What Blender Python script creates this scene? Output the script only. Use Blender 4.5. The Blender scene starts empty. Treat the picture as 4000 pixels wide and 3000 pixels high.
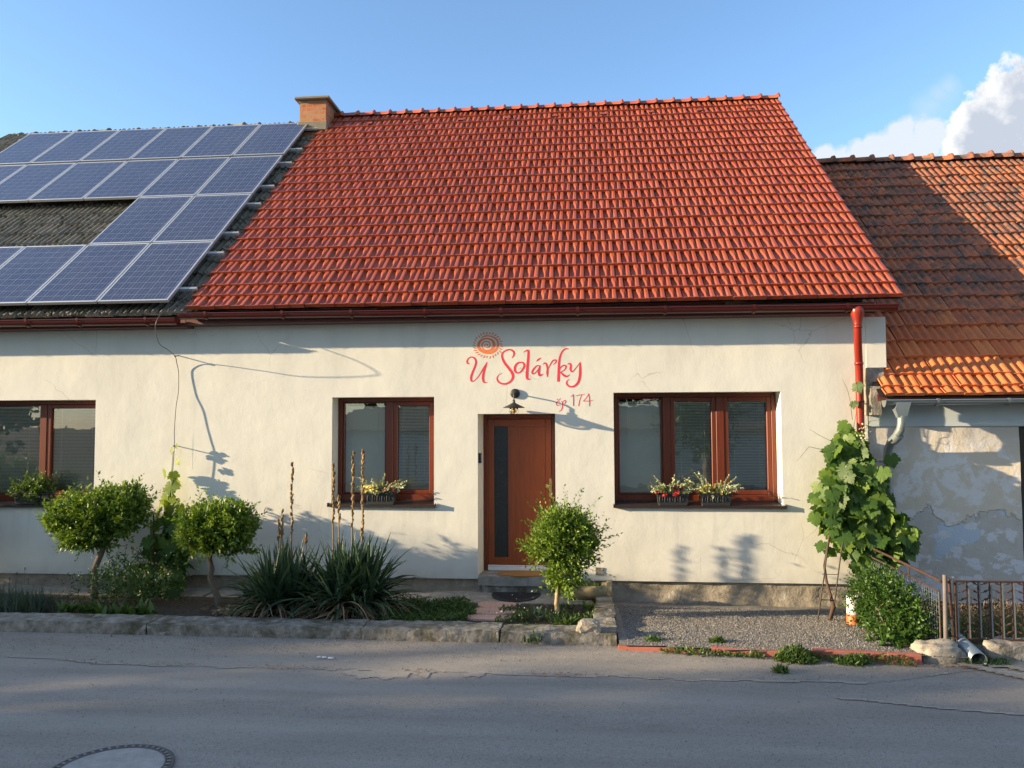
import bpy, math, random
import numpy as np
from mathutils import Vector, Matrix
random.seed(7); rng = np.random.default_rng(7)
sc = bpy.context.scene
COL = sc.collection
R = math.radians
# ---------------------------------------------------------------- camera frame (also used to turn traced pixels into points on real planes)
_y, _p, _r = R(-5.22719211), R(3.01331609), R(-0.22531786)
FPX = 3005.0
CAM = np.array([0, -10.2, 2.2])
_f = np.array([math.sin(_y), math.cos(_y), 0]); _rt = np.array([math.cos(_y), -math.sin(_y), 0]); _u = np.array([0, 0, 1.])
_f2 = _f*math.cos(_p)+_u*math.sin(_p); _u2 = np.cross(_rt, _f2)
CM = np.array([_rt*math.cos(_r)+_u2*math.sin(_r), -_rt*math.sin(_r)+_u2*math.cos(_r), _f2])
def at(x, y, ax, v):
    d = CM.T@np.array([x-2000, 1500-y, FPX]); t = (v-CAM[ax])/d[ax]; return CAM+d*t
def onY(x, y, v=0.0): return at(x, y, 1, v)
# ---------------------------------------------------------------- objects
def tag(o, label=None, cat=None, group=None, kind=None):
    if label: o['label'] = label
    if cat: o['category'] = cat
    if group: o['group'] = group
    if kind: o['kind'] = kind
    return o
def empty(name, loc, label, cat, group=None):
    o = bpy.data.objects.new(name, None); COL.objects.link(o); o.location = loc; o.empty_display_size = .1
    return tag(o, label, cat, group)
def link(name, me, mat=None, parent=None, smooth=False):
    if mat is not None:
        for m in (mat if isinstance(mat, (list, tuple)) else [mat]): me.materials.append(m)
    if smooth: me.polygons.foreach_set('use_smooth', [True]*len(me.polygons))
    o = bpy.data.objects.new(name, me); COL.objects.link(o)
    if parent is not None:
        o.parent = parent
        # parents are unrotated empties/meshes: geometry is given in world space
        root = parent; off = Vector((0, 0, 0))
        while root: off = off+root.location; root = root.parent
        o.location = -off
    return o
def npmesh(name, V, F, mi=None):
    """V (n,3); F (m,k) fixed-size polygons"""
    V = np.asarray(V, dtype=np.float32); F = np.asarray(F, dtype=np.int32)
    me = bpy.data.meshes.new(name); me.vertices.add(len(V)); me.vertices.foreach_set('co', V.ravel())
    m, k = F.shape
    me.loops.add(m*k); me.loops.foreach_set('vertex_index', F.ravel())
    me.polygons.add(m); me.polygons.foreach_set('loop_start', np.arange(0, m*k, k, dtype=np.int32))
    try: me.polygons.foreach_set('loop_total', np.full(m, k, dtype=np.int32))
    except Exception: pass
    if mi is not None: me.polygons.foreach_set('material_index', np.asarray(mi, dtype=np.int32))
    me.update(calc_edges=True); return me
class MB:
    def __init__(s): s.v = []; s.f = []; s.m = []; s.sm = []
    def add(s, vs, fs, mi=0, sm=False):
        b = len(s.v); s.v += [tuple(map(float, q)) for q in vs]
        s.f += [tuple(b+i for i in q) for q in fs]; s.m += [mi]*len(fs); s.sm += [sm]*len(fs); return s
    def box(s, x0, x1, y0, y1, z0, z1, mi=0, bev=0.0):
        if bev > 0:
            b = bev; P = []
            # chamfered box: 24 verts
            for sx in (0, 1):
                for sy in (0, 1):
                    for sz in (0, 1):
                        X = (x0, x1)[sx]; Y = (y0, y1)[sy]; Z = (z0, z1)[sz]
                        dx = b*(1-2*sx); dy = b*(1-2*sy); dz = b*(1-2*sz)
                        P += [(X, Y+dy, Z+dz), (X+dx, Y, Z+dz), (X+dx, Y+dy, Z)]
            i = lambda sx, sy, sz, k: (sx*4+sy*2+sz)*3+k
            F = [(i(0,0,0,0), i(0,0,1,0), i(0,1,1,0), i(0,1,0,0)), (i(1,0,0,0), i(1,1,0,0), i(1,1,1,0), i(1,0,1,0)),
                 (i(0,0,0,1), i(1,0,0,1), i(1,0,1,1), i(0,0,1,1)), (i(0,1,0,1), i(0,1,1,1), i(1,1,1,1), i(1,1,0,1)),
                 (i(0,0,0,2), i(0,1,0,2), i(1,1,0,2), i(1,0,0,2)), (i(0,0,1,2), i(1,0,1,2), i(1,1,1,2), i(0,1,1,2))]
            for sx in (0, 1):
                for sy in (0, 1): F.append((i(sx,sy,0,0), i(sx,sy,0,1), i(sx,sy,1,1), i(sx,sy,1,0)))
                for sz in (0, 1): F.append((i(sx,0,sz,0), i(sx,0,sz,2), i(sx,1,sz,2), i(sx,1,sz,0)))
            for sy in (0, 1):
                for sz in (0, 1): F.append((i(0,sy,sz,1), i(0,sy,sz,2), i(1,sy,sz,2), i(1,sy,sz,1)))
            for sx in (0, 1):
                for sy in (0, 1):
                    for sz in (0, 1): F.append((i(sx,sy,sz,0), i(sx,sy,sz,1), i(sx,sy,sz,2)))
            return s.add(P, F, mi)
        P = [(x, y, z) for x in (x0, x1) for y in (y0, y1) for z in (z0, z1)]
        return s.add(P, [(0,1,3,2), (4,6,7,5), (0,4,5,1), (2,3,7,6), (0,2,6,4), (1,5,7,3)], mi)
    def quad(s, a, b, c, d, mi=0): return s.add([a, b, c, d], [(0, 1, 2, 3)], mi)
    def tube(s, pts, r, n=8, mi=0, cap=True, sm=True):
        pts = [Vector(p) for p in pts]; m = len(pts); rs = r if isinstance(r, (list, tuple)) else [r]*m
        up = None; V = []
        for i, p in enumerate(pts):
            t = (pts[min(i+1, m-1)]-pts[max(i-1, 0)]).normalized()
            if up is None: up = Vector((0, 0, 1)) if abs(t.z) < .9 else Vector((1, 0, 0))
            a = t.cross(up).normalized(); b = a.cross(t).normalized(); up = b
            for k in range(n):
                th = 2*math.pi*k/n; V.append(p+(a*math.cos(th)+b*math.sin(th))*rs[i])
        F = [(i*n+k, i*n+(k+1) % n, (i+1)*n+(k+1) % n, (i+1)*n+k) for i in range(m-1) for k in range(n)]
        s.add(V, F, mi, sm)
        if cap: s.add(V[:n], [tuple(range(n))[::-1]], mi); s.add(V[-n:], [tuple(range(n))], mi)
        return s
    def lathe(s, c, prof, n=20, mi=0, ax='z', sm=True):
        V = []
        for (r, h) in prof:
            for k in range(n):
                th = 2*math.pi*k/n; a, b = r*math.cos(th), r*math.sin(th)
                V.append((c[0]+a, c[1]+b, c[2]+h) if ax == 'z' else ((c[0]+a, c[1]+h, c[2]+b) if ax == 'y' else (c[0]+h, c[1]+a, c[2]+b)))
        F = [(i*n+k, i*n+(k+1) % n, (i+1)*n+(k+1) % n, (i+1)*n+k) for i in range(len(prof)-1) for k in range(n)]
        return s.add(V, F, mi, sm)
    def build(s, name, mat=None, parent=None):
        me = bpy.data.meshes.new(name); me.from_pydata(s.v, [], s.f); me.update()
        me.polygons.foreach_set('material_index', s.m); me.polygons.foreach_set('use_smooth', s.sm)
        return link(name, me, mat, parent)
def rocky(name, c, size, mat, seed=0, sub=3, amp=.22, parent=None, flat=False, sq=.55):
    import bmesh
    bm = bmesh.new(); bmesh.ops.create_icosphere(bm, subdivisions=sub, radius=1); rr = random.Random(seed)
    from mathutils import noise
    o = Vector((rr.random()*50, rr.random()*50, 0))
    for v in bm.verts:
        p = v.co.copy()
        q = Vector([math.copysign(abs(a)**sq, a) for a in p])
        q *= 1+amp*noise.noise(p*1.3+o)+amp*.5*noise.noise(p*3.1+o)+amp*.22*noise.noise(p*8+o)
        v.co = Vector((q.x*size[0]/2+c[0], q.y*size[1]/2+c[1], q.z*size[2]/2+c[2]))
    me = bpy.data.meshes.new(name); bm.to_mesh(me); bm.free()
    return link(name, me, mat, parent, smooth=not flat)
# ---------------------------------------------------------------- materials
def lin(c):
    return tuple((x/255/12.92 if x/255 <= .04045 else ((x/255+.055)/1.055)**2.4) for x in c)
class NT:
    def __init__(s, name):
        s.m = bpy.data.materials.new(name); s.m.use_nodes = True; s.t = s.m.node_tree; s.n = s.t.nodes
        s.b = s.n['Principled BSDF']; s.out = s.n['Material Output']
    def new(s, ty, **kw):
        n = s.n.new(ty)
        for k, v in kw.items():
            if k in n.inputs: n.inputs[k].default_value = v
            else: setattr(n, k, v)
        return n
    def l(s, a, b): s.t.links.new(a, b)
    def coord(s, kind='Object', scale=None):
        if kind == 'Position': o = s.new('ShaderNodeNewGeometry').outputs['Position']
        else: o = s.new('ShaderNodeTexCoord').outputs[kind]
        if scale:
            mp = s.new('ShaderNodeMapping'); mp.inputs['Scale'].default_value = scale; s.l(o, mp.inputs[0]); o = mp.outputs[0]
        return o
    def noise(s, co, scale, detail=4, rough=.55, dist=0):
        n = s.new('ShaderNodeTexNoise', Scale=scale, Detail=detail, Roughness=rough, Distortion=dist); s.l(co, n.inputs['Vector']); return n.outputs['Fac']
    def ramp(s, fac, stops, inter='LINEAR'):
        r = s.new('ShaderNodeValToRGB'); e = r.color_ramp; e.interpolation = inter
        while len(e.elements) < len(stops): e.elements.new(.5)
        for i, (p, c) in enumerate(stops):
            e.elements[i].position = p; e.elements[i].color = (*c, 1) if hasattr(c, '__len__') else (c, c, c, 1)
        s.l(fac, r.inputs[0]); return r.outputs[0]
    def mix(s, fac, a, b, mode='MIX'):
        n = s.new('ShaderNodeMix', data_type='RGBA', blend_type=mode)
        for q, i in ((fac, 0), (a, 6), (b, 7)):
            if hasattr(q, 'links') or isinstance(q, bpy.types.NodeSocket): s.l(q, n.inputs[i])
            elif i == 0: n.inputs[0].default_value = q
            else: n.inputs[i].default_value = (*q, 1) if hasattr(q, '__len__') else (q, q, q, 1)
        return n.outputs[2]
    def math(s, op, a, b=None, c=None, clamp=False):
        n = s.new('ShaderNodeMath', operation=op, use_clamp=clamp)
        for i, q in enumerate((a, b, c)):
            if q is None: continue
            if isinstance(q, bpy.types.NodeSocket): s.l(q, n.inputs[i])
            else: n.inputs[i].default_value = q
        return n.outputs[0]
    def sep(s, v): n = s.new('ShaderNodeSeparateXYZ'); s.l(v, n.inputs[0]); return n.outputs
    def comb(s, x, y, z):
        n = s.new('ShaderNodeCombineXYZ')
        for i, q in enumerate((x, y, z)):
            if isinstance(q, bpy.types.NodeSocket): s.l(q, n.inputs[i])
            else: n.inputs[i].default_value = q
        return n.outputs[0]
    def island(s): return s.new('ShaderNodeNewGeometry').outputs['Random Per Island']
    def bump(s, h, strength=.3, dist=.01, prev=None):
        n = s.new('ShaderNodeBump', Strength=strength, Distance=dist); s.l(h, n.inputs['Height'])
        if prev is not None: s.l(prev, n.inputs['Normal'])
        return n.outputs[0]
    def fin(s, col=None, rough=.6, normal=None, metal=0, spec=.5):
        b = s.b
        if isinstance(col, bpy.types.NodeSocket): s.l(col, b.inputs['Base Color'])
        elif col is not None: b.inputs['Base Color'].default_value = (*col, 1)
        if isinstance(rough, bpy.types.NodeSocket): s.l(rough, b.inputs['Roughness'])
        else: b.inputs['Roughness'].default_value = rough
        b.inputs['Metallic'].default_value = metal; b.inputs['Specular IOR Level'].default_value = spec
        if normal is not None: s.l(normal, b.inputs['Normal'])
        return s.m
def simple(name, col, rough=.5, metal=0, var=.15, scale=12, bump=.1, spec=.5):
    t = NT(name); co = t.coord('Position'); n = t.noise(co, scale, 5)
    c = t.mix(n, [x*(1-var) for x in col], [min(1, x*(1+var)) for x in col])
    nb = t.bump(t.noise(co, scale*6, 4), bump, .004) if bump else None
    return t.fin(c, rough, nb, metal, spec)
M = {}
def mk_plaster(name, base, cool):
    t = NT(name); co = t.coord('Position')
    a = t.noise(co, .9, 5, .6); b = t.noise(co, 5, 5, .6); st = t.noise(t.coord('Position', (1.6, 1, .35)), 1.6, 5, .6)
    c = t.mix(t.ramp(a, [(.35, 0), (.7, 1)]), base, cool)
    c = t.mix(t.math('MULTIPLY', t.ramp(b, [(.45, 0), (.75, 1)]), .35), c, [x*.86 for x in base])
    c = t.mix(t.math('MULTIPLY', t.ramp(st, [(.48, 0), (.72, 1)]), .42), c, [x*.80 for x in cool])
    z = t.sep(co)[2]
    vc = t.new('ShaderNodeTexVoronoi', feature='DISTANCE_TO_EDGE', Scale=1.1); dco = t.mix(.12, co, t.comb(t.noise(co, 3, 5), t.noise(co, 3.3, 5), t.noise(co, 2.7, 5)), 'ADD'); t.l(dco, vc.inputs['Vector'])
    crk = t.math('MULTIPLY', t.math('LESS_THAN', vc.outputs['Distance'], .0035), t.ramp(t.noise(co, .75, 3), [(.56, 0), (.60, 1)])); c = t.mix(t.math('MULTIPLY', crk, .35), c, (.30, .27, .22))
    drip = t.math('MULTIPLY', t.ramp(t.noise(t.coord('Position', (1, 1, .07)), 11, 4, .6), [(.52, 0), (.68, 1)]), t.math('MULTIPLY', t.math('MULTIPLY', t.math('SUBTRACT', 1.10, z), 30, clamp=True), t.math('SUBTRACT', 1, t.math('MULTIPLY', t.math('SUBTRACT', 1.10, z), 1.5, clamp=True), clamp=True), clamp=True)); c = t.mix(t.math('MULTIPLY', drip, .22), c, (.33, .31, .27))
    dirt = t.math('MULTIPLY', t.math('SUBTRACT', 1, t.math('MULTIPLY', t.math('SUBTRACT', z, .15), 5, clamp=True), clamp=True), t.noise(co, 7, 4))
    c = t.mix(t.math('MULTIPLY', dirt, .5), c, (.30, .28, .24))
    n = t.bump(t.noise(co, 4, 3, .5), .25, .02)
    n = t.bump(t.noise(co, 34, 5, .6), .22, .006, n); n = t.bump(t.noise(co, 140, 3, .6), .12, .003, n)
    return t.fin(c, .9, n, spec=.2)
M['plaster'] = mk_plaster('white_plaster', (.715, .70, .615), (.68, .675, .61))
def mk_tile(name, a, b, rough, dirt=None, dirtfac=None, seam=None, spec=.5, bumpst=.1):
    t = NT(name); co = t.coord('Position'); r = t.island()
    c = t.mix(r, a, b)
    c = t.mix(t.math('MULTIPLY', t.ramp(t.noise(co, 26, 5, .65), [(.45, 0), (.75, 1)]), .14), c, [x*.6 for x in a])
    rr = rough
    if dirt:
        f = t.noise(co, dirtfac[0], 6, .68); msk = t.ramp(f, [(dirtfac[1], 0), (dirtfac[2], 1)])
        if seam is not None:
            z = t.sep(co)[2]; zz = t.math('MULTIPLY', t.math('SUBTRACT', z, seam[0]), seam[1], clamp=True); msk = t.math('MULTIPLY', msk, zz)
            f2 = t.math('MULTIPLY', t.ramp(t.noise(co, 1.1, 4), [(.3, 0.25), (.65, 1)]), zz)
            c = t.mix(t.math('MULTIPLY', f2, seam[2]), c, seam[3])
        c = t.mix(msk, c, dirt)
        wl = t.ramp(t.noise(co, dirtfac[0]*1.7, 5, .7), [(.62, 0), (.7, 1)])
        c = t.mix(t.math('MULTIPLY', wl, dirtfac[3]), c, (.34, .33, .29))
    n = t.bump(t.noise(co, 90, 4), bumpst, .004)
    return t.fin(c, rr, n, spec=spec)
M['tile_red'] = mk_tile('glazed_red_tile', (.300, .065, .029), (.385, .091, .040), .36, spec=.5, bumpst=.06)
M['tile_old'] = mk_tile('weathered_clay_tile', (.50, .130, .045), (.62, .20, .066), .8, (.095, .078, .064), (7, .46, .60, .6), (3.15, 1.0, .88, (.20, .090, .064)), bumpst=.5, spec=.25)
M['tile_dark'] = mk_tile('mossy_dark_tile', (.150, .138, .110), (.240, .220, .175), .9, (.062, .066, .036), (9, .52, .62, .35), bumpst=.8, spec=.2)
def mk_wood(name, a, b):
    t = NT(name); co = t.coord('Position', (22, 22, 1.6)); n = t.noise(co, 2.2, 5, .6, .6)
    c = t.mix(t.ramp(n, [(.3, 0), (.7, 1)]), a, b); big = t.noise(t.coord('Position'), 2, 3)
    c = t.mix(t.math('MULTIPLY', big, .35), c, [x*.7 for x in a])
    return t.fin(c, .38, t.bump(n, .08, .002), spec=.5)
M['wood'] = mk_wood('red_stained_timber', (.115, .0215, .0075), (.175, .034, .011))
M['wood_door'] = mk_wood('red_stained_door', (.195, .045, .013), (.285, .071, .020))
M['gutter'] = simple('dark_red_painted_steel', (.080, .011, .008), .28, var=.12, bump=.02)
M['fascia'] = simple('brown_red_board', (.125, .040, .030), .6, var=.15)
M['pipe_red'] = simple('red_painted_downpipe', (.23, .022, .011), .28, var=.08, bump=.02)
M['zinc'] = simple('galvanised_zinc', (.30, .35, .36), .38, .65, var=.15, bump=.05)
M['alu'] = simple('aluminium', (.72, .72, .69), .38, .75, var=.05, bump=0)
M['alu_side'] = M['alu']
M['sill'] = simple('dark_brown_sheet_sill', (.030, .020, .018), .4, var=.1, bump=.02)
M['black'] = simple('black_plastic', (.012, .012, .013), .5, bump=.05)
M['blackmetal'] = simple('matt_black_metal', (.020, .020, .022), .5, bump=.02)
M['brass'] = simple('brass', (.40, .29, .11), .4, .35, bump=0)
M['blind'] = simple('off_white_blind', (.90, .86, .68), .5, bump=0, var=.05)
M['curtain'] = simple('grey_curtain', (.44, .50, .66), .85, var=.12, scale=3)
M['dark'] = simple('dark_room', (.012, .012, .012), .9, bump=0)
M['white'] = simple('white_profile', (.70, .72, .74), .4, bump=0, var=.04)
M['planter'] = simple('anthracite_plastic', (.022, .023, .025), .5, bump=.05)
M['red_paint'] = simple('crimson_wall_paint', (.72, .035, .065), .7, var=.08)
M['orange_paint'] = simple('orange_wall_paint', (.78, .20, .06), .7, var=.1)
M['cap'] = simple('chimney_cap_concrete', (.20, .18, .13), .9, var=.25, bump=.5)
M['coir'] = simple('coir', (.30, .15, .045), .95, var=.25, scale=30, bump=.6)
M['dust'] = simple('pale_sandy_dust', (.345, .312, .262), .95, var=.25, scale=30, bump=.4)
M['ironrim'] = simple('grey_cast_iron', (.10, .095, .09), .7, var=.3)
M['rubber'] = simple('rubber', (.022, .024, .028), .6, bump=.2)
M['ceramic'] = simple('ochre_stoneware', (.30, .24, .13), .55, var=.15)
M['rust'] = simple('rusty_steel', (.052, .023, .015), .75, var=.45, scale=20, bump=.4)
M['rustlight'] = simple('rusty_pale_pipe', (.135, .115, .11), .7, var=.4, scale=9, bump=.3)
M['iron'] = simple('black_iron', (.03, .022, .018), .6, bump=.2)
M['pvc'] = simple('orange_pvc', (.52, .15, .045), .45, var=.1)
M['pvcw'] = simple('bleached_pvc', (.62, .60, .58), .5, var=.08)
M['redkerb'] = simple('red_concrete_edging', (.36, .115, .080), .9, var=.2, scale=18, bump=.5)
M['bark'] = simple('grey_bark', (.14, .115, .085), .95, var=.4, scale=25, bump=1.0)
M['vinebark'] = simple('vine_bark', (.075, .045, .028), .95, var=.4, scale=40, bump=1.0)
M['paleb'] = simple('pale_stem', (.38, .29, .17), .9, var=.3, scale=25, bump=.6)
M['cable'] = simple('grey_conductor', (.10, .10, .095), .5, .3, bump=0)
def mk_glass(name):
    t = NT(name); t.n.remove(t.b)
    fr = t.new('ShaderNodeFresnel', IOR=1.75); gl = t.new('ShaderNodeBsdfGlossy', Roughness=.0); tr = t.new('ShaderNodeBsdfTransparent')
    tr.inputs[0].default_value = (.93, .94, .96, 1); gl.inputs[0].default_value = (.95, .98, 1, 1)
    mx = t.new('ShaderNodeMixShader'); f = t.math('MULTIPLY', fr.outputs[0], 2.2, clamp=True); t.l(f, mx.inputs[0]); t.l(tr.outputs[0], mx.inputs[1]); t.l(gl.outputs[0], mx.inputs[2])
    nn = t.bump(t.noise(t.coord('Position'), 3.0, 2), .05, .02); t.l(nn, gl.inputs['Normal'])
    t.l(mx.outputs[0], t.out.inputs[0]); return t.m
M['glass'] = mk_glass('window_glass')
def mk_relief_glass():
    t = NT('textured_door_glass'); co = t.coord('Position', (1, 1, .5)); n = t.noise(co, 45, 4, .6, 1.5)
    return t.fin((.014, .017, .019), .2, t.bump(n, .8, .01), spec=.6)
M['door_glass'] = mk_relief_glass()
def mk_bulb():
    t = NT('clear_bulb_glass'); t.n.remove(t.b); fr = t.new('ShaderNodeFresnel', IOR=1.5); gl = t.new('ShaderNodeBsdfGlossy', Roughness=.03)
    tr = t.new('ShaderNodeBsdfTransparent'); tr.inputs[0].default_value = (.93, .84, .62, 1); mx = t.new('ShaderNodeMixShader')
    t.l(t.math('ADD', fr.outputs[0], .12), mx.inputs[0]); t.l(tr.outputs[0], mx.inputs[1]); t.l(gl.outputs[0], mx.inputs[2]); t.l(mx.outputs[0], t.out.inputs[0]); return t.m
M['bulb'] = mk_bulb()
def mk_panel():
    t = NT('solar_cells'); co = t.coord('Object'); x, y, z = t.sep(co)
    def line(v, per, w):
        f = t.math('FRACT', t.math('DIVIDE', t.math('ADD', v, 10*per), per)); d = t.math('ABSOLUTE', t.math('SUBTRACT', f, .5))
        return t.math('GREATER_THAN', d, .5-w/per/2)
    g = t.math('MAXIMUM', line(x, .157, .006), line(y, .1625, .005))
    bus = t.math('MAXIMUM', line(t.math('ADD', x, .052), .157, .0035), line(t.math('ADD', x, -.052), .157, .0035))
    r = t.new('ShaderNodeTexVoronoi', Scale=24.0); t.l(co, r.inputs['Vector'])
    c = t.mix(t.sep(r.outputs['Color'])[0], (.014, .022, .062), (.028, .042, .100))
    cellid = t.new('ShaderNodeTexWhiteNoise', noise_dimensions='2D'); t.l(t.comb(t.math('FLOOR', t.math('DIVIDE', x, .157)), t.math('FLOOR', t.math('DIVIDE', y, .1625)), 0), cellid.inputs[0])
    c = t.mix(t.math('MULTIPLY', cellid.outputs[0], .35), c, (.02, .026, .07))
    c = t.mix(t.math('MULTIPLY', bus, .38), c, (.40, .44, .52)); c = t.mix(t.math('MULTIPLY', g, .42), c, (.45, .50, .60))
    dust = t.noise(t.coord('Position'), 1.3, 5); c = t.mix(t.math('MULTIPLY', dust, .16), c, (.25, .25, .25))
    return t.fin(c, .2, None, spec=.5)
M['panel'] = mk_panel()
def mk_brick():
    t = NT('chimney_brick'); co = t.coord('Position'); x, y, z = t.sep(co); v = t.comb(t.math('ADD', x, y), z, 0)
    b = t.new('ShaderNodeTexBrick', Scale=1.0); t.l(v, b.inputs['Vector'])
    for k, q in (('Brick Width', .26), ('Row Height', .075), ('Mortar Size', .008), ('Bias', -.1), ('Mortar Smooth', .3)): b.inputs[k].default_value = q
    b.inputs['Color1'].default_value = (.42, .11, .045, 1); b.inputs['Color2'].default_value = (.46, .20, .085, 1); b.inputs['Mortar'].default_value = (.30, .23, .16, 1)
    n = t.noise(co, 14, 5, .6); c = t.mix(t.ramp(n, [(.42, 0), (.7, .8)]), b.outputs['Color'], (.40, .26, .15))
    nb = t.bump(b.outputs['Fac'], -.6, .01); return t.fin(c, .9, t.bump(n, .5, .01, nb), spec=.2)
M['brick'] = mk_brick()
def mk_asphalt(name, a, b, warm=.3, sp=1.0):
    t = NT(name); co = t.coord('Position'); f = t.noise(co, 55, 4, .7); g = t.noise(co, .7, 5, .6); v = t.new('ShaderNodeTexVoronoi', Scale=95.0); t.l(co, v.inputs['Vector'])
    c = t.mix(t.ramp(f, [(.3, 0), (.72, 1)]), a, b); c = t.mix(t.math('MULTIPLY', t.ramp(g, [(.35, 0), (.7, 1)]), warm), c, (.215, .19, .155))
    s = t.sep(v.outputs['Color'])[0]; c = t.mix(t.math('MULTIPLY', t.ramp(s, [(.82, 0), (.95, 1)]), .32*sp), c, (.44, .41, .37))
    s2 = t.sep(v.outputs['Color'])[1]; c = t.mix(t.math('MULTIPLY', t.ramp(s2, [(.8, 0), (.95, 1)]), .38*sp), c, (.06, .056, .052))
    st = t.noise(t.coord('Position', (.5, 2.5, 1)), 1.2, 5, .6); c = t.mix(t.math('MULTIPLY', t.ramp(st, [(.42, 0), (.7, 1)]), .42), c, [q*.66 for q in a]); tb = t.noise(t.coord('Position', (.12, 1.6, 1)), 1.1, 3, .5); c = t.mix(t.math('MULTIPLY', t.ramp(tb, [(.45, 0), (.62, 1)]), .30), c, [q*1.25 for q in b])
    n = t.bump(f, .35, .010); n = t.bump(v.outputs['Distance'], .25, .005, n)
    return t.fin(c, .9, n, spec=.25)
M['asphalt'] = mk_asphalt('worn_asphalt', (.265, .240, .208), (.350, .322, .284), .28)
M['asphalt2'] = mk_asphalt('older_rough_asphalt', (.25, .226, .194), (.370, .340, .295), .42, 1.1)
def mk_concrete(name, a, b, moss=.4, scale=1.0):
    t = NT(name); co = t.coord('Position'); f = t.noise(co, 9*scale, 6, .7); g = t.noise(co, 3*scale, 6, .65); h = t.noise(co, 40*scale, 4)
    c = t.mix(t.ramp(f, [(.35, 0), (.65, 1)]), a, b); c = t.mix(t.math('MULTIPLY', t.ramp(g, [(.48, 0), (.62, 1)]), moss), c, (.075, .072, .042))
    c = t.mix(t.math('MULTIPLY', t.ramp(t.noise(co, 6*scale, 6, .7, 1.0), [(.60, 0), (.66, 1)]), .6), c, (.42, .41, .37))
    n = t.bump(f, .6, .03); n = t.bump(h, .5, .01, n); return t.fin(c, .95, n, spec=.15)
M['kerb'] = mk_concrete('weathered_kerb_concrete', (.14, .128, .108), (.35, .33, .29), .85)
M['concrete'] = mk_concrete('grey_concrete', (.25, .235, .205), (.37, .345, .30), .15)
M['plinth'] = mk_concrete('crumbling_plinth', (.24, .205, .155), (.37, .325, .25), .2, .8)
M['stoneblk'] = mk_concrete('limestone', (.27, .24, .195), (.42, .385, .325), .3)
M['wallblk'] = mk_concrete('mortared_stone', (.17, .15, .13), (.36, .33, .29), .4)
def mk_soil():
    t = NT('soil'); co = t.coord('Position'); f = t.noise(co, 22, 6, .7); c = t.mix(t.ramp(f, [(.3, 0), (.7, 1)]), (.045, .037, .028), (.115, .098, .078))
    return t.fin(c, .95, t.bump(f, .9, .03), spec=.1)
M['soil'] = mk_soil()
def mk_gravel():
    t = NT('grey_gravel'); co = t.coord('Position'); v = t.new('ShaderNodeTexVoronoi', Scale=42.0); t.l(co, v.inputs['Vector'])
    c = t.mix(t.sep(v.outputs['Color'])[0], (.14, .133, .122), (.29, .275, .25)); g = t.noise(co, 2.2, 4); c = t.mix(t.math('MULTIPLY', g, .35), c, (.13, .115, .10))
    n = t.bump(v.outputs['Distance'], -1.0, .02); return t.fin(c, .9, n, spec=.2)
M['gravel'] = mk_gravel()
def mk_stone_chip():
    t = NT('gravel_chips'); r = t.island(); c = t.ramp(r, [(0, (.11, .105, .097)), (.4, (.20, .19, .175)), (.8, (.30, .285, .26)), (1, (.44, .42, .385))]); return t.fin(c, .9, spec=.2)
M['chip'] = mk_stone_chip()
def mk_pink():
    t = NT('pink_terrazzo'); co = t.coord('Position'); v = t.new('ShaderNodeTexVoronoi', Scale=110.0); t.l(co, v.inputs['Vector'])
    c = t.mix(t.sep(v.outputs['Color'])[0], (.42, .23, .18), (.62, .45, .38)); return t.fin(c, .85, t.bump(v.outputs['Distance'], .3, .004), spec=.2)
M['pink'] = mk_pink()
def mk_nbwall():
    t = NT('peeling_neighbour_wall'); co = t.coord('Position'); x, y, z = t.sep(co)
    a = t.noise(co, 3.2, 8, .72, .4); b = t.noise(co, 1.1, 6, .6); e = t.noise(co, 14, 6, .7)
    paint = t.mix(t.ramp(a, [(.46, 0), (.52, 1)]), (.76, .745, .72), (.68, .60, .47))
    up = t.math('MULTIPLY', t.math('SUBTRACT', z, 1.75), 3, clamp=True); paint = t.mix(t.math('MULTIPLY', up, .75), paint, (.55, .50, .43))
    paint = t.mix(t.math('MULTIPLY', e, .3), paint, (.42, .42, .42))
    edge = t.math('ADD', z, t.math('MULTIPLY', t.math('SUBTRACT', t.noise(co, 1.8, 7, .6), .5), .9))
    low = t.ramp(t.math('SUBTRACT', 1.06, edge), [(.0, 0), (.012, 1)])
    mortar = t.mix(e, (.43, .40, .355), (.62, .59, .54))
    blue = t.ramp(t.noise(co, 1.45, 7, .62, .3), [(.555, 0), (.565, 1)]); lowc = t.mix(blue, mortar, (.50, .58, .66))
    wl = t.ramp(t.noise(t.coord('Position', (1, 1, 1.6)), 2.1, 8, .68), [(.53, 0), (.54, 1)]); lowc = t.mix(wl, lowc, (.66, .67, .69))
    c = t.mix(low, paint, lowc)
    h = t.math('MULTIPLY', low, -1.0); n = t.bump(h, .8, .02); n = t.bump(e, .5, .015, n); n = t.bump(blue, .4, .006, n)
    return t.fin(c, .95, n, spec=.15)
M['nbwall'] = mk_nbwall()
M['nbband'] = simple('pale_blue_render_band', (.50, .56, .58), .9, var=.08, scale=5, bump=.2)
def mk_leaf(name, a, b, c=None, transl=.35, rough=.45, spec=.4):
    t = NT(name); r = t.island(); col = t.ramp(r, [(0, a), (.6, b), (1, c or b)])
    col = t.mix(t.math('MULTIPLY', t.noise(t.coord('Position'), 5, 3), .35), col, [q*.75 for q in a])
    t.fin(col, rough, spec=spec)
    tr = t.new('ShaderNodeBsdfTranslucent'); br = t.mix(1.0, col, (1.5, 1.45, .55), 'MULTIPLY'); t.l(br, tr.inputs[0])
    mx = t.new('ShaderNodeMixShader'); mx.inputs[0].default_value = transl; t.l(t.b.outputs[0], mx.inputs[1]); t.l(tr.outputs[0], mx.inputs[2]); t.l(mx.outputs[0], t.out.inputs[0]); return t.m
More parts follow.
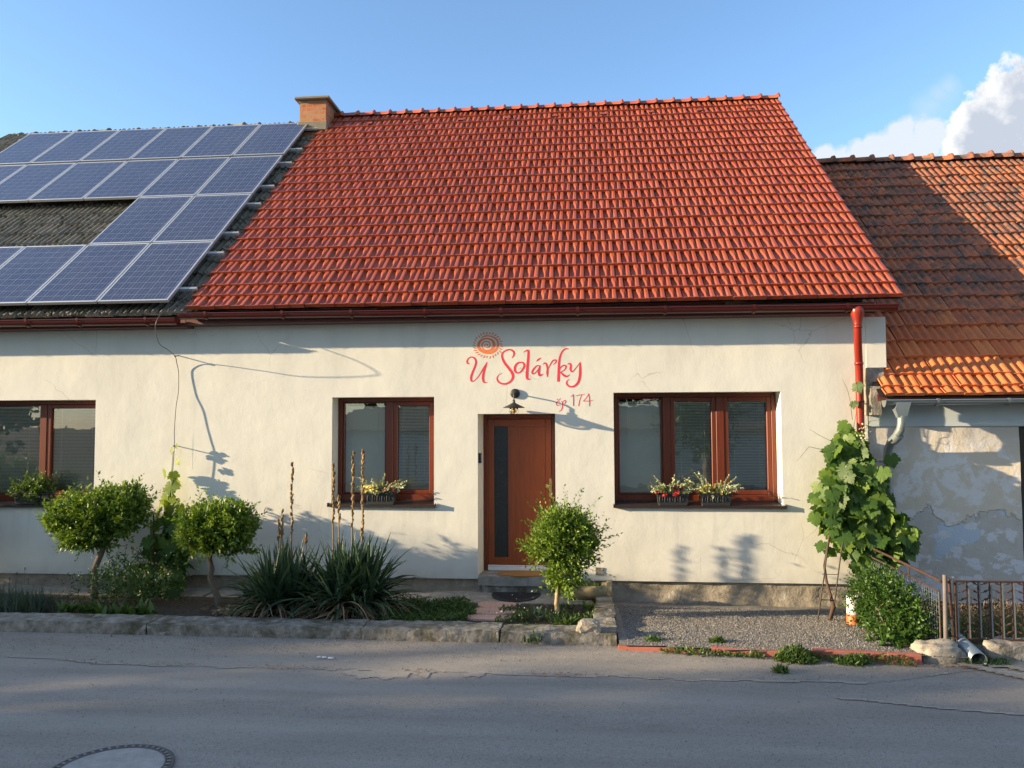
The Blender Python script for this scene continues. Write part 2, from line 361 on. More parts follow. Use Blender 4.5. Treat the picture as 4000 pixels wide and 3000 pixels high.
M['privet'] = mk_leaf('privet_leaf', (.075, .140, .020), (.150, .245, .032), (.27, .37, .055), .26, .45, .42)
M['hedge'] = mk_leaf('hedge_leaf', (.024, .066, .012), (.050, .118, .018), (.11, .20, .032))
M['vine'] = mk_leaf('grapevine_leaf', (.038, .092, .016), (.085, .170, .028), (.20, .30, .050), .42, .5)
M['vineyoung'] = mk_leaf('young_grapevine_leaf', (.13, .20, .030), (.22, .30, .045), (.32, .38, .08), .5, .5)
M['yucca'] = mk_leaf('yucca_blade', (.028, .062, .034), (.052, .098, .050), (.10, .155, .070), .1, .4)
M['dry'] = mk_leaf('dry_blade', (.20, .145, .085), (.33, .25, .15), (.42, .34, .22), .1, .8)
M['weed'] = mk_leaf('weed_leaf', (.045, .095, .022), (.085, .15, .030), (.15, .21, .05), .3)
M['dkweed'] = mk_leaf('ground_cover_leaf', (.030, .075, .018), (.055, .12, .025), (.09, .15, .03), .25)
M['lav'] = mk_leaf('lavender_leaf', (.060, .095, .065), (.09, .13, .09), (.13, .16, .11), .15)
M['silver'] = mk_leaf('silver_green_leaf', (.30, .36, .20), (.48, .52, .34), (.62, .64, .46), .25)
M['yellow'] = mk_leaf('yellow_petal', (.66, .52, .10), (.76, .64, .18), (.80, .74, .36), .25)
M['redpetal'] = mk_leaf('red_petal', (.45, .012, .012), (.62, .025, .02), (.70, .05, .03), .2)
M['wine'] = mk_leaf('wine_petal', (.12, .008, .018), (.20, .012, .03), (.26, .02, .04), .2)
M['whitepetal'] = mk_leaf('white_petal', (.7, .7, .62), (.8, .8, .72), None, .2)
M['treeleaf'] = mk_leaf('street_tree_leaf', (.03, .06, .012), (.05, .09, .018), None, .2)
M['pod'] = mk_leaf('dry_seed_pod', (.13, .078, .032), (.27, .175, .075), (.40, .29, .13), .05, .8)
M['litter'] = mk_leaf('dead_leaf', (.13, .055, .025), (.24, .11, .045), (.36, .20, .08), .1, .9)
# ---------------------------------------------------------------- foliage helpers
def leaf_arrays(P, D, S, N, L, W, fold=.18):
    """P base points, D directions, S side vectors, N normals, L lengths, W widths -> verts, quads-as-tris"""
    P, D, S, N = map(np.asarray, (P, D, S, N)); L = np.asarray(L)[:, None]; W = np.asarray(W)[:, None]
    a = P; b = P+D*L*.42+S*W*.5+N*W*fold; c = P+D*L; d = P+D*L*.42-S*W*.5+N*W*fold
    V = np.stack([a, b, c, d], 1).reshape(-1, 3); n = len(P); i = np.arange(n)[:, None]*4
    F = np.concatenate([i+np.array([[0, 1, 2]]), i+np.array([[0, 2, 3]])], 1).reshape(-1, 3)
    return V, F
def unit(a): return a/np.maximum(np.linalg.norm(a, axis=-1, keepdims=True), 1e-9)
def frames(D, g, up=None):
    n = len(D); N = unit(g.normal(size=(n, 3)) + (np.array(up) if up is not None else 0)); S = unit(np.cross(D, N)); N = unit(np.cross(S, D)); return S, N
def twiggy(lobes, ntw, per, ln, wd, tw, seed, upb=.6, surf=.55, droop=0.0, clip=None):
    """lobes: (cx,cy,cz,rx,ry,rz,weight); twigs start in the crown shell and grow outward/up with leaves along them"""
    g = np.random.default_rng(seed); lo = np.array(lobes, float); w = lo[:, 6]/lo[:, 6].sum(); k = g.choice(len(lo), ntw, p=w)
    u = unit(g.normal(size=(ntw, 3))); r = surf+(1-surf)*g.random(ntw)**.5; r *= 1+.15*np.sin(u[:, 0]*6+k+seed)+.12*np.sin(u[:, 2]*8+u[:, 1]*5+k*2)
    p = lo[k, :3]+u*lo[k, 3:6]*r[:, None]
    d = unit(u*.8+np.array([0, 0, upb])+g.normal(size=(ntw, 3))*.35); ll = tw*(.45+.8*g.random(ntw)+1.1*(g.random(ntw) > .93))
    PP = []; DD = []; LL = []
    st = []
    for j in range(per):
        f = j/(per-1); base = p+d*(ll*f)[:, None]
        a = g.random(ntw)*2*np.pi if j == 0 else ang+2.2; ang = a
        s1, n1 = frames(d, np.random.default_rng(seed+5)); side = s1*np.cos(a)[:, None]+n1*np.sin(a)[:, None]
        dd = unit(side*(1-.35*f)+d*(.45+.5*f)+np.array([0, 0, -droop])+g.normal(size=(ntw, 3))*.25)
        PP.append(base); DD.append(dd); LL.append(ln*(.65+.6*g.random(ntw))*(1-.35*f))
    P = np.concatenate(PP); D = np.concatenate(DD); L = np.concatenate(LL)
    if clip is not None: m = clip(P); P, D, L = P[m], D[m], L[m]
    S, N = frames(D, g, (0, 0, 1.0)); return leaf_arrays(P, D, S, N, L, L*wd), (p, d, ll)
def twig_mesh(mb, p, d, ll, r=.0022, n=None):
    n = n or len(p)
    for i in range(n):
        a = Vector(p[i])-Vector(d[i])*float(ll[i])*.8; b = Vector(p[i])+Vector(d[i])*float(ll[i]); mb.tube([a, b], [r, r*.5], 3, cap=False)
def scatter_leaves(n, fn, ln, wd, seed, up=.5, spread=1.0):
    g = np.random.default_rng(seed); P = fn(g, n); D = unit(g.normal(size=(n, 3))*spread+np.array([0, 0, up])); S, N = frames(D, g, (0, 0, .8)); L = ln*(.55+.8*g.random(n))
    return leaf_arrays(P, D, S, N, L, L*wd)
def blades(pts, lens, widths, dirs, bend, seed, segs=7, fold=.3):
    """arching V-section blades; dirs unit start directions, bend = how strongly gravity pulls"""
    V = []; F = []; g = random.Random(seed)
    for p, L, w, d, b in zip(pts, lens, widths, dirs, bend):
        p = Vector(p); d = Vector(d).normalized(); base = len(V); sv = d.cross(Vector((0, 0, 1)))
        if sv.length < .05: sv = Vector((1, 0, 0))
        sv.normalize(); q = p.copy(); cur = d.copy()
        for i in range(segs+1):
            f = i/segs; ww = w*(.75+.5*math.sin(min(1, f*1.6)*math.pi*.5))*(1-f**2.2)+.0008; nn = sv.cross(cur).normalized()
            V += [tuple(q-sv*ww*.5+nn*ww*fold), tuple(q), tuple(q+sv*ww*.5+nn*ww*fold)]
            cur = (cur+Vector((0, 0, -b*f))).normalized(); q = q+cur*(L/segs)
            fl = .125 if -2.36 < q.y < -1.9 else (.03 if q.y > -1.9 else .015)
            if q.z < fl: q.z = fl+g.random()*.012
        for i in range(segs):
            a = base+3*i; F += [(a, a+1, a+4, a+3), (a+1, a+2, a+5, a+4)]
    return np.array(V), np.array(F)
def grape_leaf_tpl():
    pts = [(0, .04), (.07, -.14), (.20, -.20), (.36, -.14), (.42, -.02), (.50, .06), (.43, .16), (.60, .24), (.58, .36), (.62, .50), (.46, .52), (.36, .50), (.36, .62), (.28, .72), (.22, .74), (.15, .86), (.07, .90), (0, 1.02)]
    out = pts+[(-x, y) for x, y in pts[-2:0:-1]]; V = [(0, .30, 0)]+[(x, y, -.14*(x*x)*2-.12*max(0, y-.4)**2*3+.035*math.sin(i*2.9)+(.05 if abs(x) > .5 else 0)) for i, (x, y) in enumerate(out)]
    n = len(out); F = [(0, 1+i, 1+(i+1) % n) for i in range(n)]; return np.array(V, float), np.array(F)
GLV, GLF = grape_leaf_tpl()
def grape_leaves(P, seed, size=(.09, .17), out=(-.3, -1, .25), jit=.45):
    g = np.random.default_rng(seed); P = np.asarray(P); n = len(P); nn = unit(np.array(out)+g.normal(size=(n, 3))*jit)
    down = unit(np.array([0, 0, -1.])+g.normal(size=(n, 3))*.35); T = unit(down-nn*(down*nn).sum(1, keepdims=True)); X = np.cross(T, nn)
    s = (size[0]+(size[1]-size[0])*g.random(n))[:, None, None]
    V = P[:, None, :]+s*(GLV[None, :, 0:1]*X[:, None, :]+GLV[None, :, 1:2]*T[:, None, :]+GLV[None, :, 2:3]*nn[:, None, :])
    F = GLF[None]+(np.arange(n)*len(GLV))[:, None, None]; return V.reshape(-1, 3), F.reshape(-1, 3)
def merge(*vf):
    V = []; F = []; b = 0
    for v, f in vf: V.append(v); F.append(f+b); b += len(v)
    return np.concatenate(V), np.concatenate(F)
# ---------------------------------------------------------------- wall with openings, softly uneven render
from mathutils import noise as mnoise
def wob(x, z, a=.0045): return a*(mnoise.noise(Vector((x*.8, z*.9, 3)))+.6*mnoise.noise(Vector((x*2.1, z*2.4, 9))))
def wall(name, x0, x1, z0, z1, holes, depth, mat, parent, Y=0.0, thick=.45, amp=.006, step=.12, extra=None):
    xs = {x0, x1}; zs = {z0, z1}
    for h in holes: xs |= {h[0], h[1]}; zs |= {h[2], h[3]}
    def fill(s):
        s = sorted(s); o = []
        for a, b in zip(s, s[1:]):
            n = max(1, int(math.ceil((b-a)/step))); o += [a+(b-a)*i/n for i in range(n)]
        return o+[s[-1]]
    X = fill(xs); Z = fill(zs); idx = {}; V = []; F = []
    def vid(i, j):
        if (i, j) not in idx: idx[(i, j)] = len(V); V.append((X[i], Y+wob(X[i], Z[j], amp), Z[j]))
        return idx[(i, j)]
    for i in range(len(X)-1):
        for j in range(len(Z)-1):
            cx = (X[i]+X[i+1])/2; cz = (Z[j]+Z[j+1])/2
            if any(h[0] < cx < h[1] and h[2] < cz < h[3] for h in holes): continue
            F.append((vid(i, j), vid(i+1, j), vid(i+1, j+1), vid(i, j+1)))
    mb = MB(); mb.add(V, F, 0, True)
    for h in holes:
        a, b, c, d = h[:4]; dp = h[4] if len(h) > 4 else depth
        def strip(pts, fl, sp=True):
            Vs = []
            for (x, z) in pts: Vs += [(x, Y+wob(x, z, amp), z), (x+(h[5] if len(h) > 5 and x < a+1e-6 and sp else 0), Y+dp, z)]
            Fs = [(2*i, 2*i+1, 2*i+3, 2*i+2) if fl else (2*i, 2*i+2, 2*i+3, 2*i+1) for i in range(len(pts)-1)]
            mb.add(Vs, Fs)
        xi = [x for x in X if a-1e-6 <= x <= b+1e-6]; zi = [z for z in Z if c-1e-6 <= z <= d+1e-6]
        strip([(a, z) for z in zi], True); strip([(b, z) for z in zi], False); strip([(x, d) for x in xi], True); strip([(x, c) for x in xi], False)
    # body behind: sides, bottom and back
    B = Y+8.9
    mb.quad((x0, Y, z0), (x0, B, z0), (x0, B, z1), (x0, Y, z1)); mb.quad((x1, Y, z0), (x1, Y, z1), (x1, B, z1), (x1, B, z0))
    mb.quad((x0, B, z0), (x1, B, z0), (x1, B, z1), (x0, B, z1)); mb.quad((x0, Y+.002, z0), (x1, Y+.002, z0), (x1, Y+.12, z0), (x0, Y+.12, z0))
    if extra: extra(mb)
    return mb.build(name, mat, parent)
# ---------------------------------------------------------------- tiled roof
def sstep(a, b, x): t = np.clip((x-a)/(b-a), 0, 1); return t*t*(3-2*t)
def prof_fork(u, v):
    R_ = sstep(.64, .71, u)*(1-sstep(.955, .995, u)); hw = .040+.12*sstep(.38, .80, v)+.02*(1-sstep(.05, .2, v))
    Fk = 1-sstep(hw-.01, hw+.065, abs(u-.40)); lip = 1-sstep(.05, .17, v); lipshape = lip*(sstep(-.03, .06, u)*.90)
    e = (1-sstep(.0, .05, u))*.55; return .036*np.maximum(np.maximum(R_, Fk*.92), np.maximum(lipshape, e))
def prof_half(u, v):
    R_ = sstep(.30, .42, u)*(1-sstep(.93, .99, u)); lip = (1-sstep(.05, .17, v))*.90; return .036*np.maximum(R_, np.maximum(lip, (1-sstep(0, .08, u))*.55))
def prof_two(u, v):
    a = sstep(.16, .26, u)*(1-sstep(.42, .48, u)); b = sstep(.62, .72, u)*(1-sstep(.93, .99, u)); lip = (1-sstep(.06, .15, v))*.8
    return .027*np.maximum(np.maximum(a, b), np.maximum(lip*sstep(-.02, .12, u), (1-sstep(0, .05, u))*.4))
def prof_old(u, v):
    a = np.exp(-((u-.25)/.10)**2); b = np.exp(-((u-.75)/.10)**2); return .042*np.maximum(a, b)
class RoofPlane:
    def __init__(s, Y0, Z0, Y1, Z1):
        s.o = np.array([0, Y0, Z0]); d = np.array([0, Y1-Y0, Z1-Z0]); s.L = np.linalg.norm(d); s.d = d/s.L; s.n = np.array([0, -s.d[2], s.d[1]])
    def p(s, x, t, h=0): return np.array([x, 0, 0])+s.o+s.d*t+s.n*h
def tiles(rp, x0, x1, gauges, tw, prof, half, stagger, seed, nx=19, vs=(0, .05, .10, .16, .25, .4, .52, .65, .8, 1.12), jit=.0022, tilt=.034, skip=None, phase=0.0):
    g = np.random.default_rng(seed); VV = []; FF = []; base = 0; s0 = 0.0; vs = np.array(vs)
    for r, ga in enumerate(gauges):
        x = x1; segs = []; st = stagger and (r % 2 == 1); k = 0
        x = x1-phase
        while x > x0+.03:
            w = tw
            hf = st and k == 1
            if hf: w = tw*.5
            w = min(w, x-x0); segs.append((x-w, x, hf)); x -= w; k += 1
        for (a, b, hf) in segs:
            if skip and skip((a+b)/2, s0+ga/2): continue
            w = (b-a)*.982; n_ = nx if not hf else 11
            us = np.linspace(0, 1, n_); U, Vv = np.meshgrid(us, vs, indexing='ij'); H = (half if hf else prof)(U, Vv)
            top = s0+ga*1.0; S = s0+Vv*ga; tl = tilt*(1-Vv/1.12)
            h = H+tl+g.normal()*jit+(U-.5)*g.normal()*jit*1.2; ds = g.normal()*jit*1.5; S = S+ds
            X = a+.009*(b-a)+U*w+g.normal()*jit*.5+(Vv-.5)*g.normal()*jit*.8
            P = np.stack([X, S, h], -1).reshape(-1, 3); nv = len(vs)
            ii = np.arange(n_-1)[:, None]*nv+np.arange(nv-1)[None, :]; ii = ii.ravel()
            Fq = np.stack([ii, ii+nv, ii+nv+1, ii+1], 1)
            # front face and both side faces get their own vertices (crisp edges)
            fr = P[np.arange(n_)*nv]; lo = fr.copy(); lo[:, 2] = tl[0, 0]-.020; Pf = np.concatenate([fr, lo]); jj = np.arange(n_-1)
            Ff = np.stack([jj, jj+n_, jj+n_+1, jj+1], 1)+len(P)
            L_ = P[:nv]; l2 = L_.copy(); l2[:, 2] -= .022; Rr = P[(n_-1)*nv:]; r2 = Rr.copy(); r2[:, 2] -= .022; kk = np.arange(nv-1)
            b1 = len(P)+len(Pf); Fl = np.stack([kk, kk+1, kk+1+nv, kk+nv], 1)+b1; b2 = b1+2*nv; Fr = np.stack([kk, kk+nv, kk+nv+1, kk+1], 1)+b2
            Pall = np.concatenate([P, Pf, L_, l2, Rr, r2]); Fall = np.concatenate([Fq, Ff, Fl, Fr]); VV.append(Pall); FF.append(Fall+base); base += len(Pall)
        s0 += ga
    Q = np.concatenate(VV); W = rp.o+np.outer(Q[:, 1], rp.d)+np.outer(Q[:, 2], rp.n); W[:, 0] = Q[:, 0]; return W, np.concatenate(FF)
def link_np(name, V, F, mat, parent=None, smooth=False):
    return link(name, npmesh(name, V, F), mat, parent, smooth)
def ridge(mb, x0, x1, Y, Z, pitch, r, n, rough=0.0, seed=1):
    g = random.Random(seed); N = int(round((x1-x0)/n)); st = (x1-x0)/N
    for i in range(N):
        a = x0+i*st; b = a+st*1.02; dz = g.gauss(0, rough); prof = [(a, r*.90), (b-st*.22, r*1.0), (b-st*.16, r*1.30), (b-st*.05, r*1.38), (b, r*1.12), (b, r*.9)]
        V = []; m = 9
        for (x, rr) in prof:
            for k in range(m):
                th = math.pi*(k/(m-1)); V.append((x, Y-rr*math.cos(th), Z+dz-r*.35+rr*math.sin(th)*.95))
        F = [(q*m+k, q*m+k+1, (q+1)*m+k+1, (q+1)*m+k) for q in range(len(prof)-1) for k in range(m-1)]
        mb.add(V, F, 0, True)
# ---------------------------------------------------------------- gutters
def gutter(mb, x0, z0, x1, z1, Yc, r, seg=1):
    n = 12; A = []
    for (x, z) in ((x0, z0), (x1, z1)):
        for k in range(n+1):
            th = math.pi+math.pi*k/n; A.append((x, Yc+r*math.cos(th), z+r*math.sin(th)))
        for k in range(n+1):
            th = 2*math.pi-math.pi*k/n; A.append((x, Yc+(r-.003)*math.cos(th), z+(r-.003)*math.sin(th)))
    m = 2*(n+1); F = [(k, (k+1) % m, m+(k+1) % m, m+k) for k in range(m)]; mb.add(A, F, 0, True)
    mb.tube([(x0, Yc-r-.004, z0), (x1, Yc-r-.004, z1)], .009, 8)
    for (x, z) in ((x0, z0), (x1, z1)):
        V = [(x, Yc+r*math.cos(math.pi+math.pi*k/n), z+r*math.sin(math.pi+math.pi*k/n)) for k in range(n+1)]; mb.add(V, [tuple(range(n+1))])
def bracket(x, z, Yc, r, mat, parent, w=.034):
    mb = MB(); n = 12; V = []
    for xx in (x-w/2, x+w/2):
        for k in range(n+1):
            th = math.pi*.93+math.pi*1.05*k/n; V.append((xx, Yc+(r+.013)*math.cos(th), z+(r+.013)*math.sin(th)))
    mb.add(V, [(k, k+1, n+2+k, n+1+k) for k in range(n)], 0, True); mb.box(x-w/2, x+w/2, Yc-r-.017, Yc-r+.010, z+.006, z+.016); return mb.build('gutter_bracket', mat, parent)
# ---------------------------------------------------------------- strokes (hand lettering)
def catmull(P, n=6):
    P = [np.array(p, float) for p in P]; P = [2*P[0]-P[1]]+P+[2*P[-1]-P[-2]]; o = []
    for i in range(1, len(P)-2):
        for k in range(n):
            t = k/n; a, b, c, d = P[i-1:i+3]; o.append(.5*((2*b)+(c-a)*t+(2*a-5*b+4*c-d)*t*t+(3*b-a-3*c+d)*t**3))
    o.append(P[-2]); return np.array(o)
LAY = [0]
def stroke(mb, pts, ox=1750, oy=1250, k=.31646, Y=-.0010):
    LAY[0] += 1; Q = catmull(pts, 6); Y = Y-.00012*(LAY[0] % 8); L = []; Rr = []
    for i in range(len(Q)):
        t = Q[min(i+1, len(Q)-1), :2]-Q[max(i-1, 0), :2]; t /= max(1e-6, np.linalg.norm(t)); nrm = np.array([-t[1], t[0]]); w = max(1.5, Q[i, 2])/2*1.02
        for arr, s in ((L, 1), (Rr, -1)):
            q = Q[i, :2]+nrm*w*s; p = onY(ox+q[0]*k, oy+q[1]*k); arr.append((p[0], Y+wob(p[0], p[2], .006), p[2]))
    n = len(L); mb.add(L+Rr, [(i, i+1, n+i+1, n+i) for i in range(n-1)], 0, True)
# ================================================================= HOUSES
XS = -5.36                      # party line between the two rendered houses
FD = .27; DD = .37               # depth of the window and door reveals
W1 = (-8.94, -6.79, 1.10, 2.57, FD+.02); W2 = (-3.39, -1.985, 1.133, 2.578, FD+.02); W3 = (.407, 2.548, 1.143, 2.614, FD+.02); DR = (-1.395, -.363, .200, 2.343, DD+.02, .030)
house = empty('red_roof_house', (-.9, 0, 0), 'white rendered house with bright red tiled roof, brown door and crimson lettering on its wall', 'house')
shouse = empty('solar_roof_house', (-8.6, 0, 0), 'white rendered house at the left with a dark mossy roof under solar panels', 'house')
def corbel(mb):
    mb.box(3.62, 3.876, -.002, .30, 2.905, 3.56, 0, .006)
wall('wall', XS, 3.62, .165, 3.60, [W2, W3, DR], FD, M['plaster'], house, extra=corbel)
wall('wall', -12.5, XS, .150, 3.60, [W1], FD, M['plaster'], shouse)
# plinths (recessed, rough)
def plinth(x0, x1, zb, zt, parent, seed, amp=.02, Y=.045, hole=None):
    V = []; F = []; nx = max(2, int((x1-x0)/.05)); nz = 10
    for i in range(nx+1):
        for j in range(nz+1):
            x = x0+(x1-x0)*i/nx; z = zb+(zt-zb)*j/nz; p = Vector((x*3, z*4, seed)); k = .35+.65*min(1, max(0, (x+1)/3))
            V.append((x, Y-amp*k*(mnoise.noise(p)+.6*mnoise.noise(p*2.7)+.35*mnoise.noise(p*6))-.10*max(0, (.02-z))*2, z))
    for i in range(nx):
        for j in range(nz): a = i*(nz+1)+j; F.append((a, a+nz+1, a+nz+2, a+1))
    return link_np('plinth', np.array(V), np.array(F), M['plinth'], parent, True)
plinth(XS, 3.62, -.22, .168, house, 3.3, .028); plinth(-12.5, XS, -.2, .152, shouse, 8.1, .014)
# gable, roofs
RP = RoofPlane(-.33, 3.75, 5.4, 8.70); RPL = RoofPlane(-.33+.05, 3.75-.06, 5.4+.05, 8.70-.06)
def gablebox(name, x0, x1, rp, parent, mat):
    mb = MB(); e = rp.p(0, .36, -.10); t = rp.p(0, rp.L, -.16); yb = 2*t[1]-e[1]
    P = [(x, y, z) for x in (x0, x1) for (y, z) in ((e[1], 3.59), (e[1], e[2]), (t[1], t[2]), (yb, e[2]), (yb, 3.59))]
    mb.add(P, [(0, 1, 2, 3, 4), (9, 8, 7, 6, 5), (1, 6, 7, 2), (2, 7, 8, 3)]); return mb.build(name, mat, parent)
gablebox('gable', XS+.01, 3.60, RP, house, M['plaster']); gablebox('gable', -12.4, XS-.01, RPL, shouse, M['plaster'])
g2 = [.285, .285]+[(RP.L-.57-.02)/20]*20
VENTS = [(-4.3+.95*k) for k in range(9)]
V, F = tiles(RP, XS+.03, 3.965, g2, .2062, prof_fork, prof_half, True, 5)
roof = link_np('roof', V, F, M['tile_red'], house, True)
mb = MB(); a = RP.p(XS+.03, -.0, -.012); b = RP.p(3.955, 0, -.012); c = RP.p(3.955, RP.L, -.012); d = RP.p(XS+.03, RP.L, -.012); mb.quad(a, b, c, d)
mb.build('roof_underlay', M['black'], roof)
mb = MB(); ridge(mb, XS+.03, 3.99, 5.4, 8.748, 0, .100, .345, .003); mb.build('ridge_tiles', M['tile_red'], roof)
for x in VENTS:                                                      # vent tiles in the second course from the ridge
    s = RP.L-.62
    mb = MB(); P = [RP.p(x-.055, s, .045), RP.p(x+.055, s, .045), RP.p(x+.045, s+.16, .055), RP.p(x-.045, s+.16, .055), RP.p(x-.055, s, .075), RP.p(x+.055, s, .075)]
    mb.add(P, [(4, 5, 2, 3), (0, 4, 3), (1, 2, 5)]); mb.build('vent_tile', M['tile_red'], roof)
# back slope
def backslope(x0, x1, rp, mat, parent):
    mb = MB(); t = rp.p(0, rp.L, 0); yb = 2*t[1]-rp.o[1]; mb.quad((x0, t[1], t[2]), (x1, t[1], t[2]), (x1, yb, rp.o[2]), (x0, yb, rp.o[2])); mb.build('rear_roof_slope', mat, parent)
backslope(XS+.03, 3.96, RP, M['tile_red'], roof)
# boxed eaves, gutters
GZ = lambda x: 3.700-.0050*(x+5.3)
mb = MB(); mb.box(XS, 3.66, -.245, .02, 3.575, 3.715); mb.build('eaves_board', M['fascia'], house)
mb = MB(); gutter(mb, XS-.03, GZ(-5.36), 3.875, GZ(3.875), -.358, .072); gt = mb.build('gutter', M['gutter'], house)
for x in (-5.0, -3.94, -3.01, -2.03, -1.035, -.05, 1.05, 2.147, 3.272): bracket(x, GZ(x), -.358, .072, M['gutter'], gt)
mb = MB(); mb.box(-12.5, XS-.012, -.235, .02, 3.545, 3.66); mb.build('eaves_board', M['fascia'], shouse)
LZ = lambda x: 3.635-.004*(x+5.3)
mb = MB(); gutter(mb, -12.5, LZ(-12.5), XS-.06, LZ(-5.4), -.352, .080); gt2 = mb.build('gutter', M['gutter'], shouse)
for x in (-11.3, -10.3, -9.3, -8.4, -7.54, -6.80, -5.83): bracket(x, LZ(x), -.352, .080, M['gutter'], gt2)
# red downpipe
mb = MB(); fz = GZ(3.5)-.045
PXT = float(onY(3350, 1240, -.358)[0]); PXB = float(onY(3357, 1500, -.112)[0]); mb.lathe((PXT, -.352, 0), [(.076, fz+.035), (.084, fz+.0), (.085, fz-.05), (.054, fz-.135), (.052, fz-.19)], 18)
mb.tube([(PXT, -.352, fz-.15), (PXT, -.345, fz-.24), (PXT+(PXB-PXT)*.3, -.27, fz-.42), (PXT+(PXB-PXT)*.8, -.16, fz-.62), (PXB, -.115, fz-.72), (PXB, -.112, fz-1.0), (PXB, -.112, .30)], .048, 16)
for z in (fz-.20, fz-.64): mb.lathe((PXT if z > 3.3 else PXT+(PXB-PXT)*.85, -.35 if z > 3.3 else -.148, 0), [(.050, z), (.054, z), (.054, z-.035), (.050, z-.035)], 16)
dp = mb.build('downpipe', M['pipe_red'], house)
mb = MB()
for z in (2.47, 1.35): mb = MB(); mb.lathe((PXB, -.112, 0), [(.049, z-.012), (.055, z-.012), (.055, z+.012), (.049, z+.012)], 16); mb.box(PXB-.006, PXB+.006, -.06, .02, z-.006, z+.006); mb.build('pipe_clamp', M['blackmetal'], dp)
# left roof (older dark tiles)
V, F = tiles(RPL, -12.6, XS+.02, [.36]*21, .205, prof_old, prof_old, False, 11, nx=15, vs=(0, .06, .2, .5, .8, 1.1), jit=.006, tilt=.03)
lroof = link_np('roof', V, F, M['tile_dark'], shouse, True)
mb = MB(); mb.quad(RPL.p(-12.6, 0, -.015), RPL.p(XS, 0, -.015), RPL.p(XS, RPL.L, -.015), RPL.p(-12.6, RPL.L, -.015)); mb.build('roof_underlay', M['black'], lroof)
mb = MB(); ridge(mb, -12.6, -5.80, 5.45, 8.60, 0, .095, .345, .012, 4); mb.build('ridge_tiles', M['tile_dark'], lroof)
backslope(-12.6, XS, RPL, M['tile_dark'], lroof)
mb = MB()
for k in range(260):                                                  # moss tufts on the lowest courses
    x = random.uniform(-9.5, -5.5); s = random.choice([.02, .36, .72])*1.0+random.uniform(0, .10); p = RPL.p(x, s, .045); r = random.uniform(.010, .028)
    mb.lathe(tuple(p), [(r, -.02), (r*.9, .005), (r*.4, .014), (.001, .018)], 6)
mb.build('moss', M['tile_dark'], lroof)
# chimney
mb = MB(); mb.box(-5.72, -5.17, 4.80, 5.42, 7.9, 8.835); ch = mb.build('chimney', M['brick'], shouse)
mb = MB(); mb.box(-5.735, -5.155, 4.785, 5.435, 8.80, 8.845, 0, .008); mb.box(-5.81, -5.075, 4.70, 5.62, 8.845, 8.90, 0, .012); mb.box(-5.76, -5.13, 4.76, 5.46, 8.20, 8.405, 0, .02); mb.build('chimney_cap', M['cap'], ch)
